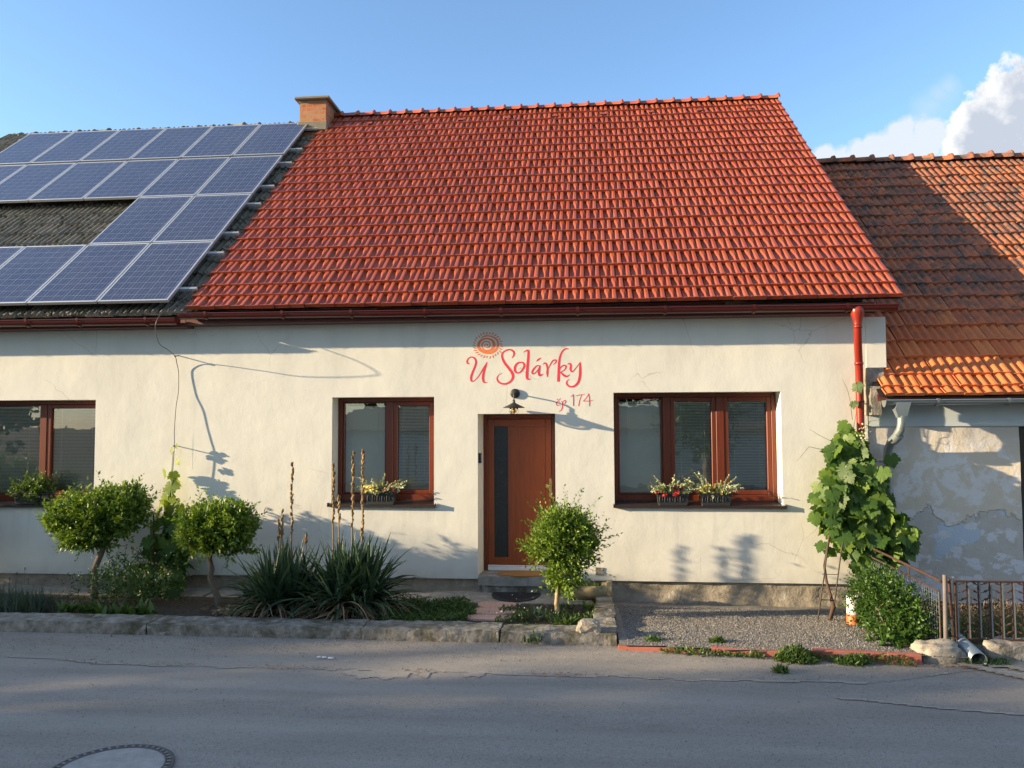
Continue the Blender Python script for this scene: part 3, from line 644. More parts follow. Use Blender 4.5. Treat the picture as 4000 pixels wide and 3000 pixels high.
# ----------------------------------------------------------------- windows
def window(parent, W, lights, sillx, name='window'):
    """lights: list of (x0,x1,opening?,blind kind) glass openings, one per casement; W = wall opening"""
    x0, x1, zb, zt = W[:4]; y0, y1 = FD-.015, FD+.065; fw = .060; mb = MB(); K = FD-.12
    e = .004
    mb.box(x0+e, x0+fw, y0, y1, zb+.02, zt-e, 0, .004); mb.box(x1-fw, x1-e, y0, y1, zb+.02, zt-e, 0, .004)
    mb.box(x0+fw+.001, x1-fw-.001, y0+.001, y1, zt-.055, zt-e, 0, .004); mb.box(x0+fw+.001, x1-fw-.001, y0+.001, y1, zb+.02, zb+.115, 0, .004)
    for i in range(len(lights)-1):
        a = lights[i][1]; b = lights[i+1][0]; m = (a+b)/2; mb.box(m-.05, m+.05, y0+.002, y1, zb+.116, zt-.056, 0, .004)
    w = mb.build(name, M['wood'], parent); n = len(lights); ms = [(lights[i][1]+lights[i+1][0])/2 for i in range(n-1)]; L_ = [x0+fw]+[m+.05 for m in ms]; R_ = [m-.05 for m in ms]+[x1-fw]
    zb1, zt1 = zb+.116, zt-.056
    for i, (a, b, op, kind) in enumerate(lights):
        xa, xb = L_[i]+.002, R_[i]-.002; s = .058 if op else .022; yy = y0+.010 if op else y0+.030; mb = MB(); g0, g1 = xa+s, xb-s
        mb.box(xa, g0, yy, y1-.01, zb1+.001, zt1-.001, 0, .005); mb.box(g1, xb, yy, y1-.01, zb1+.001, zt1-.001, 0, .005)
        mb.box(g0+.001, g1-.001, yy+.001, y1-.012, zt1-s, zt1-.002, 0, .005); mb.box(g0+.001, g1-.001, yy+.001, y1-.012, zb1+.002, zb1+s, 0, .005)
        mb.build('sash', M['wood'], w); mb = MB(); mb.quad((g0, K+.150, zb1+s), (g1, K+.150, zb1+s), (g1, K+.150, zt1-s), (g0, K+.150, zt1-s)); mb.build('pane', M['glass'], w)
        mb = MB(); bx0, bx1 = (g0+.055 if kind == 'curtain' else g0+.004), g1-.004; tz = zt1-s-(.035 if kind == 'curtain' else .006)
        if kind == 'curtain':
            N = 60; V = []
            for k in range(N+1):
                x = bx0+(bx1-bx0)*k/N; yv = K+.225+.004*math.sin(k*.9)+.003*math.sin(k*.37); V += [(x-.02*(1-k/N)*1, yv, zb1+s-.02), (x, yv, tz)]
            mb.add(V, [(2*k, 2*k+2, 2*k+3, 2*k+1) for k in range(N)], 0, True); mb.build('curtain', M['curtain'], w)
        zz = zb1+s+.012; mb = MB(); ns = int((tz-zz)/.0205); tiltz = .0072 if kind == 'open' else .0115; dy = .009 if kind == 'open' else .004
        for k in range(ns):
            z = zz+k*.0205
            mb.quad((g0+.006, K+.188-dy, z-tiltz), (g1-.006, K+.188-dy, z-tiltz), (g1-.006, K+.188+dy, z+tiltz), (g0+.006, K+.188+dy, z+tiltz))
        for f in (.18, .82): x = g0+(g1-g0)*f; mb.box(x-.0025, x+.0025, K+.172, K+.174, zz, tz)
        mb.box(g0+.004, g1-.004, K+.170, K+.200, tz-.022, tz); mb.build('blind', M['blind'], w)
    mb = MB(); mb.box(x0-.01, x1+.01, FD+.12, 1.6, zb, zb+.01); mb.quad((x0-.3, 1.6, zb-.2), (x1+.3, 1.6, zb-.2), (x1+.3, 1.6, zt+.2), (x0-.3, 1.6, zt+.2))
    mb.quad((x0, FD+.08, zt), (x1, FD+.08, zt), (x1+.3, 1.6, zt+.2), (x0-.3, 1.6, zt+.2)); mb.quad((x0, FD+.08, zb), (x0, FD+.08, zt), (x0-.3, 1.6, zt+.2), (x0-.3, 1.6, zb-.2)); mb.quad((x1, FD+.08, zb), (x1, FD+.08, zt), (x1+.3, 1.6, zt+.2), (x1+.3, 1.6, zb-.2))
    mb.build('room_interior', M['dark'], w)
    mb = MB(); a, b = sillx; mb.add([(a, -.052, zb+.004), (b, -.052, zb+.004), (b, FD-.016, zb+.030), (a, FD-.016, zb+.030), (a, -.052, zb-.030), (b, -.052, zb-.030), (a, -.046, zb-.030), (b, -.046, zb-.030)], [(0, 1, 3-1, 3), (4, 5, 1, 0), (4, 6, 7, 5)])
    mb.box(a-.008, a, -.056, -.002, zb-.032, zb+.022); mb.box(b, b+.008, -.056, -.002, zb-.032, zb+.022); mb.box(a+.03, b-.03, FD-.035, FD-.0155, zb+.026, zb+.040); mb.build('window_sill', M['sill'], w); return w
def gx(x): return float(onY(x, 1750, FD)[0])
window(shouse, W1, [(-8.85, gx(135), 0, 'open'), (gx(203), gx(362), 1, 'open')], (-8.96, -6.77))
window(house, W2, [(gx(1345), gx(1495), 0, 'curtain'), (gx(1549), gx(1684), 1, 'open')], (-3.425, -1.965))
window(house, W3, [(gx(2424), gx(2575), 0, 'curtain'), (gx(2634), gx(2787), 1, 'open'), (gx(2840), gx(2990), 1, 'open')], (.398, 2.575))
# ----------------------------------------------------------------- door
x0, x1, zb, zt = DR[:4]; mb = MB(); y0 = DD-.01; x0 += .027; YB = DD+.08
mb.box(x0+.004, x0+.060, y0, YB, zb+.010, zt-.004, 0, .004); mb.box(x1-.062, x1-.004, y0, YB, zb+.010, zt-.004, 0, .004); mb.box(x0+.061, x1-.063, y0+.001, YB, zt-.066, zt-.005, 0, .004)
door = mb.build('door', M['wood'], house)
a, b, c, d = x0+.063, x1-.066, zb+.086, zt-.070; ga, gb, gc, gd = float(onY(1929, 1700, DD)[0]), float(onY(1984, 1700, DD)[0]), float(onY(1950, 2177, DD)[2]), float(onY(1950, 1666, DD)[2])
mb = MB(); yy = y0+.012
mb.box(a, ga, yy, YB-.01, c, d, 0, .004); mb.box(gb, gb+.078, yy, YB-.01, gc+.001, gd-.001, 0, .004); mb.box(b-.082, b, yy, YB-.01, c, d, 0, .004); mb.box(ga+.001, b-.083, yy+.0005, YB-.01, gd, d, 0, .004); mb.box(ga+.001, b-.083, yy+.0005, YB-.01, c, gc, 0, .004)
mb.box(gb+.079, b-.083, yy+.010, YB-.01, gc+.001, gd-.001); mb.build('door_leaf', M['wood_door'], door)
mb = MB(); mb.quad((ga, yy+.014, gc), (gb, yy+.014, gc), (gb, yy+.014, gd), (ga, yy+.014, gd)); mb.build('glass_strip', M['door_glass'], door)
mb = MB(); mb.box(x0+.063, x1-.066, y0-.012, YB, zb+.012, zb+.066, 0, .004); mb.box(x0+.063, x1-.066, y0-.004, YB, zb+.070, zb+.083, 0, .003); mb.build('threshold', M['white'], door)
hx = float(onY(2150, 1900, DD)[0]); hz = float(onY(2150, 1906, DD)[2]); mb = MB(); mb.box(hx-.022, hx+.022, yy-.010, yy+.002, hz-.125, hz+.13, 0, .004)
kx, kz = float(onY(2138, 1898, DD-.06)[0]), float(onY(2138, 1898, DD-.06)[2]); mb.tube([(hx, yy, kz+.01), (hx, DD-.065, kz+.01), (kx, DD-.068, kz)], .010, 8); mb.box(kx-.030, kx+.012, DD-.09, DD-.045, kz-.026, kz+.026, 0, .012); mb.build('door_handle', M['brass'], door)
# concrete door step (part of the house), with its brick under-course
def slab(name, x0, x1, y0, y1, z0, z1, mat, parent, seed=1, step=.06, amp=.008, label=None):
    """box whose faces are gridded and roughened"""
    V = []; F = []; idx = {}
    def n3(a, b): return max(1, int(round((b-a)/step)))
    nx, ny, nz = n3(x0, x1), n3(y0, y1), max(2, n3(z0, z1))
    def vid(i, j, k):
        if (i, j, k) not in idx:
            p = Vector((x0+(x1-x0)*i/nx, y0+(y1-y0)*j/ny, z0+(z1-z0)*k/nz)); q = p*5+Vector((seed*7.1, 0, 0)); edge = (i in (0, nx))+(j in (0, ny))+(k in (0, nz))
            a = amp*(1.5 if edge > 1 else 1); n = mnoise.noise_vector(q)*a+mnoise.noise_vector(q*3.1)*a*.6
            if edge > 1: n += (Vector(((x0+x1)/2, (y0+y1)/2, (z0+z1)/2))-p).normalized()*amp*.45
            idx[(i, j, k)] = len(V); V.append(tuple(p+n))
        return idx[(i, j, k)]
    for i in range(nx):
        for j in range(ny):
            F += [(vid(i, j, 0), vid(i, j+1, 0), vid(i+1, j+1, 0), vid(i+1, j, 0)), (vid(i, j, nz), vid(i+1, j, nz), vid(i+1, j+1, nz), vid(i, j+1, nz))]
    for i in range(nx):
        for k in range(nz):
            F += [(vid(i, 0, k), vid(i+1, 0, k), vid(i+1, 0, k+1), vid(i, 0, k+1)), (vid(i, ny, k), vid(i, ny, k+1), vid(i+1, ny, k+1), vid(i+1, ny, k))]
    for j in range(ny):
        for k in range(nz):
            F += [(vid(0, j, k), vid(0, j, k+1), vid(0, j+1, k+1), vid(0, j+1, k)), (vid(nx, j, k), vid(nx, j+1, k), vid(nx, j+1, k+1), vid(nx, j, k+1))]
    me = bpy.data.meshes.new(name); me.from_pydata(V, [], F); me.update(); return link(name, me, mat, parent)
slab('door_step', -1.392, -.36, -.035, .44, .085, .207, M['concrete'], house, 2, .05, .004)
slab('step_base', -1.34, -.33, -.012, .10, -.06, .088, M['kerb'], house, 5, .04, .010)
slab('plaster_patch', float(onY(2326, 2228)[0]), float(onY(2358, 2228)[0]), -.0075, .02, .235, .335, M['kerb'], house, 9, .02, .002)
# ----------------------------------------------------------------- lettering
mb = MB(); S = lambda *p: stroke(mb, p)
S((266,543,8),(246,535,20),(236,512,22),(250,478,16),(285,458,15),(322,468,20),(345,505,24),(338,560,26),(308,635,26),(286,700,28),(288,745,24),(310,757,12),(350,725,12),(395,668,14),(435,598,16),(480,524,12))
S((482,520,8),(462,575,24),(440,650,28),(432,710,30),(440,760,26),(462,772,12),(490,767,4))
S((788,468,8),(812,435,20),(810,392,24),(768,366,20),(715,376,18),(672,412,20),(670,465,26),(700,530,30),(750,595,32),(795,660,34),(800,715,30),(770,760,26),(720,786,24),(665,786,22),(622,760,22),(606,720,18),(625,680,10),(668,656,5))
S((905,522,14),(865,530,22),(830,570,28),(826,622,28),(852,652,20),(888,645,18),(925,605,24),(942,560,24),(928,530,20),(898,520,14))
S((932,400,6),(955,383,12),(988,378,24),(992,430,28),(985,520,30),(978,610,32),(974,690,34),(985,728,24),(1028,727,4))
S((1128,566,16),(1095,566,14),(1058,604,20),(1038,645,22),(1052,665,14),(1088,640,12),(1132,580,8)); S((1138,562,12),(1126,600,26),(1120,650,28),(1135,684,26),(1174,665,4))
S((1090,513,4),(1112,492,22),(1147,467,12))
S((1172,549,6),(1194,532,18),(1216,548,22),(1228,600,24),(1226,650,28),(1228,702,14)); S((1234,615,6),(1260,555,14),(1296,502,18),(1333,495,16),(1330,522,16),(1296,556,4))
S((1486,355,12),(1445,358,18),(1408,392,20),(1382,455,24),(1370,540,28),(1366,640,32),(1363,762,34)); S((1368,625,6),(1398,578,14),(1432,560,18),(1456,572,20),(1442,610,14),(1385,650,10)); S((1385,640,12),(1425,678,26),(1465,696,22),(1505,673,5))
S((1474,547,8),(1502,538,18),(1516,562,24),(1512,612,24),(1535,638,16),(1578,592,10),(1634,520,10)); S((1630,520,14),(1630,600,28),(1627,690,30),(1605,770,28),(1560,815,24),(1505,822,20),(1466,790,20),(1470,752,12),(1497,731,4))
S((1382,1015,9),(1358,1004,8),(1338,1030,13),(1350,1056,11),(1384,1046,4)); S((1345,972,7),(1364,990,10),(1392,966,5)); S((1386,1058,9),(1392,1059,9)); S((1398,1004,6),(1412,1015,11),(1414,1060,12),(1400,1108,10),(1370,1130,4))
S((1412,1018,5),(1438,992,10),(1454,1004,11),(1443,1028,8),(1418,1036,4)); S((1433,1057,9),(1439,1058,9)); S((1517,947,4),(1545,922,9)); S((1546,916,10),(1550,980,12),(1547,1060,12))
S((1580,938,9),(1625,926,10),(1692,917,5)); S((1652,925,6),(1628,985,11),(1612,1063,12)); S((1740,906,8),(1712,955,9),(1670,1002,8)); S((1668,1001,9),(1735,1000,9),(1790,990,4)); S((1736,906,9),(1748,980,12),(1747,1064,11))
mb.build('painted_lettering', M['red_paint'], house)
mb = MB(); LAY[0] = 0
S((398,232,5),(440,204,15),(500,196,15),(565,215,18),(610,258,22),(616,315,26),(588,368,32),(530,402,33),(460,398,36),(398,368,39),(376,325,36),(388,275,32),(430,240,22),(490,230,19),(545,252,28),(570,298,35),(556,342,33),(510,374,25),(455,370,15),(422,335,15),(424,292,18),(455,268,15),(500,270,15),(520,300,15),(504,334,14),(470,344,11),(450,322,9),(462,299,9),(488,302,12),(488,318,8),(476,320,6))
for k in range(29):
    th = 2*math.pi*k/29+.05; rr = random.Random(k); cx, cy = 490, 312; c, s = math.cos(th), math.sin(th); r0 = 150+rr.uniform(-4, 6); r1 = r0+rr.uniform(30, 46); tw = .10
    S((cx+r0*c, cy+(r0*.87)*s, 7), (cx+(r0+r1)/2*math.cos(th+tw*.5), cy+(r0+r1)/2*.87*math.sin(th+tw*.5), 15), (cx+r1*math.cos(th+tw), cy+r1*.87*math.sin(th+tw), 3))
mb.build('painted_sun', M['orange_paint'], house)
# ================================================================= NEIGHBOUR
nb = empty('neighbour_house', (6.5, 0, 0), 'lower old house at the right with lichened orange roof and peeling grey-blue wall', 'house')
NX0 = 3.636
mb = MB()
def nbwall():
    V = []; F = []; X = list(np.arange(NX0, 5.46, .05))+[5.462]; Z = list(np.arange(-.3, 2.15, .05))+[2.152]
    for x in X:
        for z in Z: V.append((x, .03+.012*mnoise.noise(Vector((x*2, z*2, 1)))+.006*mnoise.noise(Vector((x*7, z*7, 1))), z))
    n = len(Z)
    for i in range(len(X)-1):
        for j in range(n-1): a = i*n+j; F.append((a, a+n, a+n+1, a+1))
    return np.array(V), np.array(F)
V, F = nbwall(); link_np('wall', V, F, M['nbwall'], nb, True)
mb = MB(); mb.quad((6.6, .03, -.3), (14, .03, -.3), (14, .03, 2.16), (6.6, .03, 2.16)); mb.quad((14, .03, -.3), (14, 9, -.3), (14, 9, 2.5), (14, .03, 2.5)); mb.quad((NX0, .04, -.3), (NX0, 9, -.3), (NX0, 9, 2.5), (NX0, .04, 2.5)); mb.quad((NX0, 9, -.3), (14, 9, -.3), (14, 9, 2.5), (NX0, 9, 2.5)); mb.build('side_walls', M['nbwall'], nb)
mb = MB(); mb.box(NX0, 14, .003, .12, 2.155, 2.46, 0, .003); mb.build('eaves_band', M['nbband'], nb)
mb = MB(); mb.box(5.463, 5.53, .06, .16, -.2, 2.15); mb.box(5.53, 6.6, .09, .15, -.2, 2.15); mb.box(5.53, 6.6, .07, .09, 2.02, 2.12)
for k in range(7): mb.box(5.54+.15*k, 5.68+.15*k, .072, .089, -.18, 2.01, 0, .004)
mb.build('door', simple('old_dark_door_boards', (.050, .036, .026), .75, var=.3, bump=.3), nb)
NR = RoofPlane(-.33, 2.53, 4.52, 7.05)
V, F = tiles(NR, 3.70, 14.2, [.14, .24]+[(NR.L-.38)/18]*18, .233, prof_two, prof_two, False, 21, nx=15, vs=(0, .05, .11, .18, .5, .8, 1.1), jit=.0055, tilt=.032)
nroof = link_np('roof', V, F, M['tile_old'], nb, True)
mb = MB(); mb.quad(NR.p(3.66, 0, -.015), NR.p(14.2, 0, -.015), NR.p(14.2, NR.L, -.015), NR.p(3.66, NR.L, -.015)); mb.build('roof_underlay', M['black'], nroof)
mb = MB(); ridge(mb, 3.7, 14.2, 4.52, 7.095, 0, .118, .355, .012, 9); mb.build('ridge_tiles', M['tile_old'], nroof); backslope(3.7, 14.2, NR, M['tile_old'], nroof)
slab('eaves_masonry', NX0-.04, 3.80, -.10, .12, 2.66, 2.90, M['kerb'], nb, 4, .04, .008); slab('eaves_masonry', NX0-.04, 3.72, -.20, .10, 2.30, 2.66, M['wallblk'], nb, 6, .04, .008)
mb = MB(); mb.box(NX0+.01, 14, -.28, -.26, 2.47, 2.56); mb.build('eaves_board', M['fascia'], nb)
mb = MB(); gutter(mb, 3.70, 2.478, 14, 2.50, -.35, .060); ng = mb.build('gutter', M['zinc'], nb)
for x in (4.31, 5.13, 6.0): bracket(x, 2.48, -.35, .060, M['zinc'], ng, .03)
mb = MB(); mb.add([(3.70+dx, -.35+.075*math.cos(th), 2.478+.085*math.sin(th)) for dx in (-.004, 0) for th in [math.pi+math.pi*k/10 for k in range(11)]], [tuple(range(11)), tuple(range(11, 22))[::-1]]); mb.build('gutter_end_cap', M['zinc'], ng)
mb = MB(); fx = 3.915
mb.add([(fx-.075, -.405, 2.455), (fx+.085, -.405, 2.455), (fx+.085, -.295, 2.455), (fx-.075, -.295, 2.455), (fx-.105, -.40, 2.37), (fx+.06, -.40, 2.37), (fx+.06, -.30, 2.37), (fx-.105, -.30, 2.37), (fx-.065, -.39, 2.265), (fx+.035, -.39, 2.265), (fx+.035, -.31, 2.265), (fx-.065, -.31, 2.265)], [(0,1,5,4), (1,2,6,5), (2,3,7,6), (3,0,4,7), (4,5,9,8), (5,6,10,9), (6,7,11,10), (7,4,8,11), (0,3,2,1)])
mb.tube([(fx-.013, -.35, 2.29), (fx-.013, -.345, 2.20), (fx-.022, -.33, 2.12), (fx-.05, -.26, 2.03), (fx-.082, -.18, 1.96), (fx-.095, -.12, 1.88), (fx-.098, -.105, 1.78), (fx-.098, -.10, 0.1)], .052, 16)
for z in (1.955,): mb.tube([(fx-.03, -.30, z+.10), (fx-.065, -.21, z+.02)], .058, 16)
nd = mb.build('downpipe', M['zinc'], nb)
mb = MB(); mb.lathe((fx-.088, -.10, 0), [(.053, 1.70), (.060, 1.70), (.060, 1.722), (.053, 1.722)], 16); mb.box(fx-.155, fx-.135, -.11, .03, 1.703, 1.719); mb.build('pipe_clamp', M['zinc'], nd)
# ================================================================= SOLAR PANELS
def local_obj(name, me, mat, parent):
    me.materials.append(mat); o = bpy.data.objects.new(name, me); COL.objects.link(o); o.parent = parent; return o
def mbmesh(mb, name):
    me = bpy.data.meshes.new(name); me.from_pydata(mb.v, [], mb.f); me.update(); me.polygons.foreach_set('use_smooth', mb.sm); return me
PW, PH, PX, PS = 1.000, 1.690, 1.020, 1.750
fm = MB(); fw = .028
fm.box(0, fw, 0, PH, -.045, 0, 0, .002); fm.box(PW-fw, PW, 0, PH, -.045, 0, 0, .002); fm.box(fw+.0005, PW-fw-.0005, 0, fw, -.045, -.0005, 0, .002); fm.box(fw+.0005, PW-fw-.0005, PH-fw, PH, -.045, -.0005, 0, .002)
fmesh = mbmesh(fm, 'panel_frame'); fmesh.materials.append(M['alu']); gm = MB(); gm.box(fw, PW-fw, fw, PH-fw, -.012, -.004); gmesh = mbmesh(gm, 'panel_glass'); gmesh.materials.append(M['panel'])
pit = math.atan2(RP.d[2], RP.d[1]); ORD = ['first', 'second', 'third', 'fourth', 'fifth', 'sixth']; ROWN = ['bottom', 'second lowest', 'second highest', 'top']
SB = [.055, 1.775, 3.50, 5.28]
for row, ncol in enumerate((4, 2, 6, 6)):
    for c in range(ncol):
        x = -5.55-PX*c-PW; p = RP.p(x, SB[row], .145)
        e = empty('solar_module', tuple(p), '', 'solar panel', 'blue solar panels in aluminium frames on the dark roof')
        e['label'] = 'blue solar panel in the %s row of the array, %s from the red roof' % (ROWN[row], ORD[c]); e.rotation_euler = (pit, 0, 0)
        for nm, me in (('frame', fmesh), ('glass', gmesh)):
            o = bpy.data.objects.new(nm, me); COL.objects.link(o); o.parent = e
RS = [.44, 1.47, 2.12, 3.18, 3.9, 4.95, 5.63, 6.75]; RN = ['lowest', 'second lowest', 'third lowest', 'fourth lowest', 'fourth highest', 'third highest', 'second highest', 'highest']
for i, s in enumerate(RS):
    xl = -11.8 if i > 3 else (-7.5 if i > 1 else -9.68); mb = MB(); 
    for (t0, t1, h0, h1) in ((s-.024, s-.006, .055, .098), (s+.006, s+.024, .055, .098), (s-.0055, s+.0055, .055, .085)):
        P = [RP.p(x, t, h) for x in (xl, -5.315) for t in (t0, t1) for h in (h0, h1)]; mb.add(P, [(0,1,3,2), (4,6,7,5), (0,4,5,1), (2,3,7,6), (0,2,6,4), (1,5,7,3)])
    o = mb.build('mounting_rail', M['alu']); tag(o, 'aluminium mounting rail sticking out beside the panels, %s of the eight' % RN[i], 'mounting rail', 'rails under the solar panels')
# ================================================================= LAMP, BELL, CONDUCTOR
lx, lz = -.887, 2.605; Lc = empty('wall_lamp', (lx, 0, lz), 'black barn lamp with conical shade and clear bulb above the door', 'lamp')
lz0 = float(onY(2012, 1537)[2]); lx0 = float(onY(2012, 1537)[0])
mb = MB(); mb.lathe((lx0, 0, lz0), [(.001, -.030), (.055, -.028), (.063, -.020), (.064, .010)], 28, 0, 'y'); mb.build('wall_plate', M['blackmetal'], Lc)
mb = MB(); sy = -.185; mb.tube([(lx0, -.02, lz0), (lx0, -.12, lz0+.012), (lx0, -.165, lz0-.002), (lx0, sy, lz0-.03), (lx0, sy, lz0-.11)], .009, 10); mb.lathe((lx0, sy, lz0-.13), [(.009, .04), (.017, .035), (.017, .0), (.022, -.012)], 16); mb.build('arm', M['blackmetal'], Lc)
mb = MB(); rz = lz0-.190; mb.lathe((lx0, sy, rz), [(.020, .062), (.038, .050), (.142, 0), (.144, -.006), (.138, -.004), (.036, .044)], 40); mb.build('shade', M['blackmetal'], Lc)
mb = MB(); mb.lathe((lx0, sy, rz), [(.045, .01), (.058, -.018), (.062, -.040), (.052, -.072), (.030, -.092), (.001, -.098)], 28); mb.build('bulb_globe', M['bulb'], Lc)
mb = MB(); mb.lathe((lx0, sy, rz), [(.014, .03), (.014, -.02), (.022, -.035), (.024, -.05), (.012, -.068), (.001, -.07)], 14); mb.build('bulb', M['brass'], Lc)
e = empty('door_bell', (-1.38, .05, 1.72), 'small black bell push on the left reveal of the door', 'door bell')
bz0, bz1 = float(onY(1884, 1809, .05)[2]), float(onY(1884, 1770, .05)[2]); mb = MB(); mb.box(-1.395, -1.355, .02, .10, bz0, bz1, 0, .006); mb.build('housing', M['black'], e)
mb = MB()
for k in range(3): mb.box(-1.3545, -1.351, .034+k*.018, .044+k*.018, bz0+.015, bz1-.015)
mb.build('buttons', M['alu'], e)
CP = [(737,1100,-.30),(700,1160,-.42),(652,1212,-.46),(626,1230,-.60),(611,1257,-.68),(607,1281,-.64),(614,1322,-.52),(627,1348,-.42),(652,1364,-.30),(683,1391,-.118),(691,1421,-.06),(697.6,1457,-.045),(696.5,1530,-.06),(689,1577,-.085),(684,1631,-.10),(681,1693,-.115),(681,1743,-.123),(674,1863,-.12),(676,1941,-.115),(682,2050,-.11),(690,2300,-.10)]
pts = [onY(x, y, v) for x, y, v in CP]; pts[0] = RP.p(pts[0][0], .62, .09); pts[1] = RP.p(pts[1][0], .30, .07)
Q = catmull([np.append(p, 0) for p in pts], 6)[:, :3]; ec = empty('lightning_conductor', (-5.6, -.1, 0), 'thin grey lightning conductor wire hanging from the left gutter down the wall', 'wire')
mb = MB(); mb.tube([tuple(q) for q in Q], .0052, 6, cap=False); mb.build('wire', M['cable'], ec)
for (x, y, xw, yw) in ((683.5, 1391.5, 699, 1389), (679, 1743, 690, 1741)):
    a = onY(x, y, -.12); b = onY(xw, yw, .01); mb = MB(); mb.tube([tuple(a), tuple(b)], .007, 8); mb.tube([tuple(a+np.array([0, 0, -.012])), tuple(a+np.array([0, 0, .012]))], .011, 8); mb.build('holder', M['blackmetal'], ec)
# ================================================================= GROUND
def sheet(name, poly_x, poly_y, zf, mat, step, mask=None):
    X = np.arange(poly_x[0], poly_x[1]+1e-6, step); Y = np.arange(poly_y[0], poly_y[1]+1e-6, step); V = [(x, y, zf(x, y)) for x in X for y in Y]; n = len(Y)
    F = [(i*n+j, (i+1)*n+j, (i+1)*n+j+1, i*n+j+1) for i in range(len(X)-1) for j in range(n-1) if mask is None or mask(X[i]+step/2, Y[j]+step/2)]
    o = link_np(name, np.array(V), np.array(F), mat, None, True); return tag(o, kind='structure')
mb = MB(); mb.quad((-900, -900, -.25), (900, -900, -.25), (900, 900, -.25), (-900, 900, -.25)); tag(mb.build('ground', M['soil']), kind='structure')
rz_ = lambda x, y: .006*mnoise.noise(Vector((x*.5, y*.5, 0)))-.012*max(0, y+3.0)
o = sheet('road', (-60, 60), (-13.5, -2.0), rz_, M['asphalt'], .25)
def pav_mask(x, y):
    e = -3.33+.05*mnoise.noise(Vector((x*1.7, 0, 0)))+.03*mnoise.noise(Vector((x*6, 0, 4)))
    if x > 2.4: e += (x-2.4)*.42
    if x < -4: e += (-4-x)*.10
    return y > e
sheet('pavement', (-12, 7), (-3.6, -2.0), lambda x, y: rz_(x, y)+.0022, M['asphalt2'], .04, pav_mask)
o = sheet('concrete_apron', (3.38, 6.5), (-4.1, -2.6), lambda x, y: rz_(x, y)+.014+.012*max(0, x-3.4)*0, M['concrete'], .05, lambda x, y: (y > -2.75-1.1*(x-3.38)+.06*mnoise.noise(Vector((x*3, y*3, 0)))) and y > -3.7 and not (abs(y+2.72+.55*(x-3.5)+.02*mnoise.noise(Vector((x*9, 0, 0)))) < .03 and x > 3.6))
gz = lambda x, y: -.035+.065*min(1, max(0, (-y)/1.9))+.016*mnoise.noise(Vector((x*2.3, y*2.3, 3)))+.010*mnoise.noise(Vector((x*7, y*7, 3)))
sheet('garden_soil', (-12.5, .36), (-2.25, .1), gz, M['soil'], .06)
GVZ = lambda x, y: (-.10-.03*min(1, max(0, (x-.4)/2)))+(.15+.045*min(1, max(0, (x-.4)/2.2)))*min(1, max(0, (-y-.05)/2.1))**.8+.012*mnoise.noise(Vector((x*2.1, y*2.1, 5)))+.02*max(0, 1-abs(y+.15)/.25)*max(0, mnoise.noise(Vector((x*3, 0, 5))))
sheet('gravel_bed', (.34, 3.5), (-2.72, .1), GVZ, M['gravel'], .05, lambda x, y: y > -2.50-.095*(x-.3))
# loose chips: nobody could count them
g = np.random.default_rng(3); n = 34000; X = g.uniform(.42, 3.35, n); Y = -g.uniform(.35, 2.72, n); k = (Y > -2.47-.095*(X-.3)); X, Y = X[k], Y[k]; n = len(X); Z = np.array([GVZ(x, y) for x, y in zip(X, Y)])
r = g.uniform(.0022, .0065, n); T = np.array([(1, 1, 1), (-1, -1, 1), (-1, 1, -1), (1, -1, -1)])*.8; A = g.normal(size=(n, 4, 3))*.35+T[None]; V = A*r[:, None, None]+np.stack([X, Y, Z+r*.4], 1)[:, None, :]
F = (np.arange(n)*4)[:, None, None]+np.array([[0, 1, 2], [0, 3, 1], [0, 2, 3], [1, 3, 2]])[None]; o = link_np('gravel_chips', V.reshape(-1, 3), F.reshape(-1, 3), M['chip']); tag(o, 'loose grey gravel chips covering the bed under the three-part window', 'gravel', kind='stuff')
n = 5200; X = g.uniform(-8.5, 6, n); Y = g.uniform(-6.5, -2.42, n); Y = np.where(g.random(n) < .55, -2.42-np.abs(g.normal(size=n))*.35, Y); Z = np.array([rz_(x, y)+.010 for x, y in zip(X, Y)]); r = g.uniform(.0015, .005, n)
A = g.normal(size=(n, 4, 3))*.35+T[None]; V = A*r[:, None, None]+np.stack([X, Y, Z+r*.6], 1)[:, None, :]; F = (np.arange(n)*4)[:, None, None]+np.array([[0, 1, 2], [0, 3, 1], [0, 2, 3], [1, 3, 2]])[None]
o = link_np('road_grit', V.reshape(-1, 3), F.reshape(-1, 3), M['chip']); tag(o, 'fine grit scattered along the edge of the asphalt', 'grit', kind='stuff')
def seam_y(x): return -3.33+.05*mnoise.noise(Vector((x*1.7, 0, 0)))+.03*mnoise.noise(Vector((x*6, 0, 4)))+((x-2.4)*.42 if x > 2.4 else 0)+(-(-4-x)*.10*-1 if x < -4 else 0)
sheet('dust_strip', (-7, 3.2), (-3.75, -2.3), lambda x, y: rz_(x, y)+.0050, M['dust'], .03, lambda x, y: (abs(y-seam_y(x)) < .018+.030*mnoise.noise(Vector((x*2.1, 3, 0))) and mnoise.noise(Vector((x*1.3, 8, 0))) > -.22) or ((x+1.75)/.42)**2+((y+3.42)/.13)**2 < .7+1.1*mnoise.noise(Vector((x*9, y*9, 1))) or ((x+.95)/.16)**2+((y+3.38)/.07)**2 < .6+1.1*mnoise.noise(Vector((x*9, y*9, 2))))
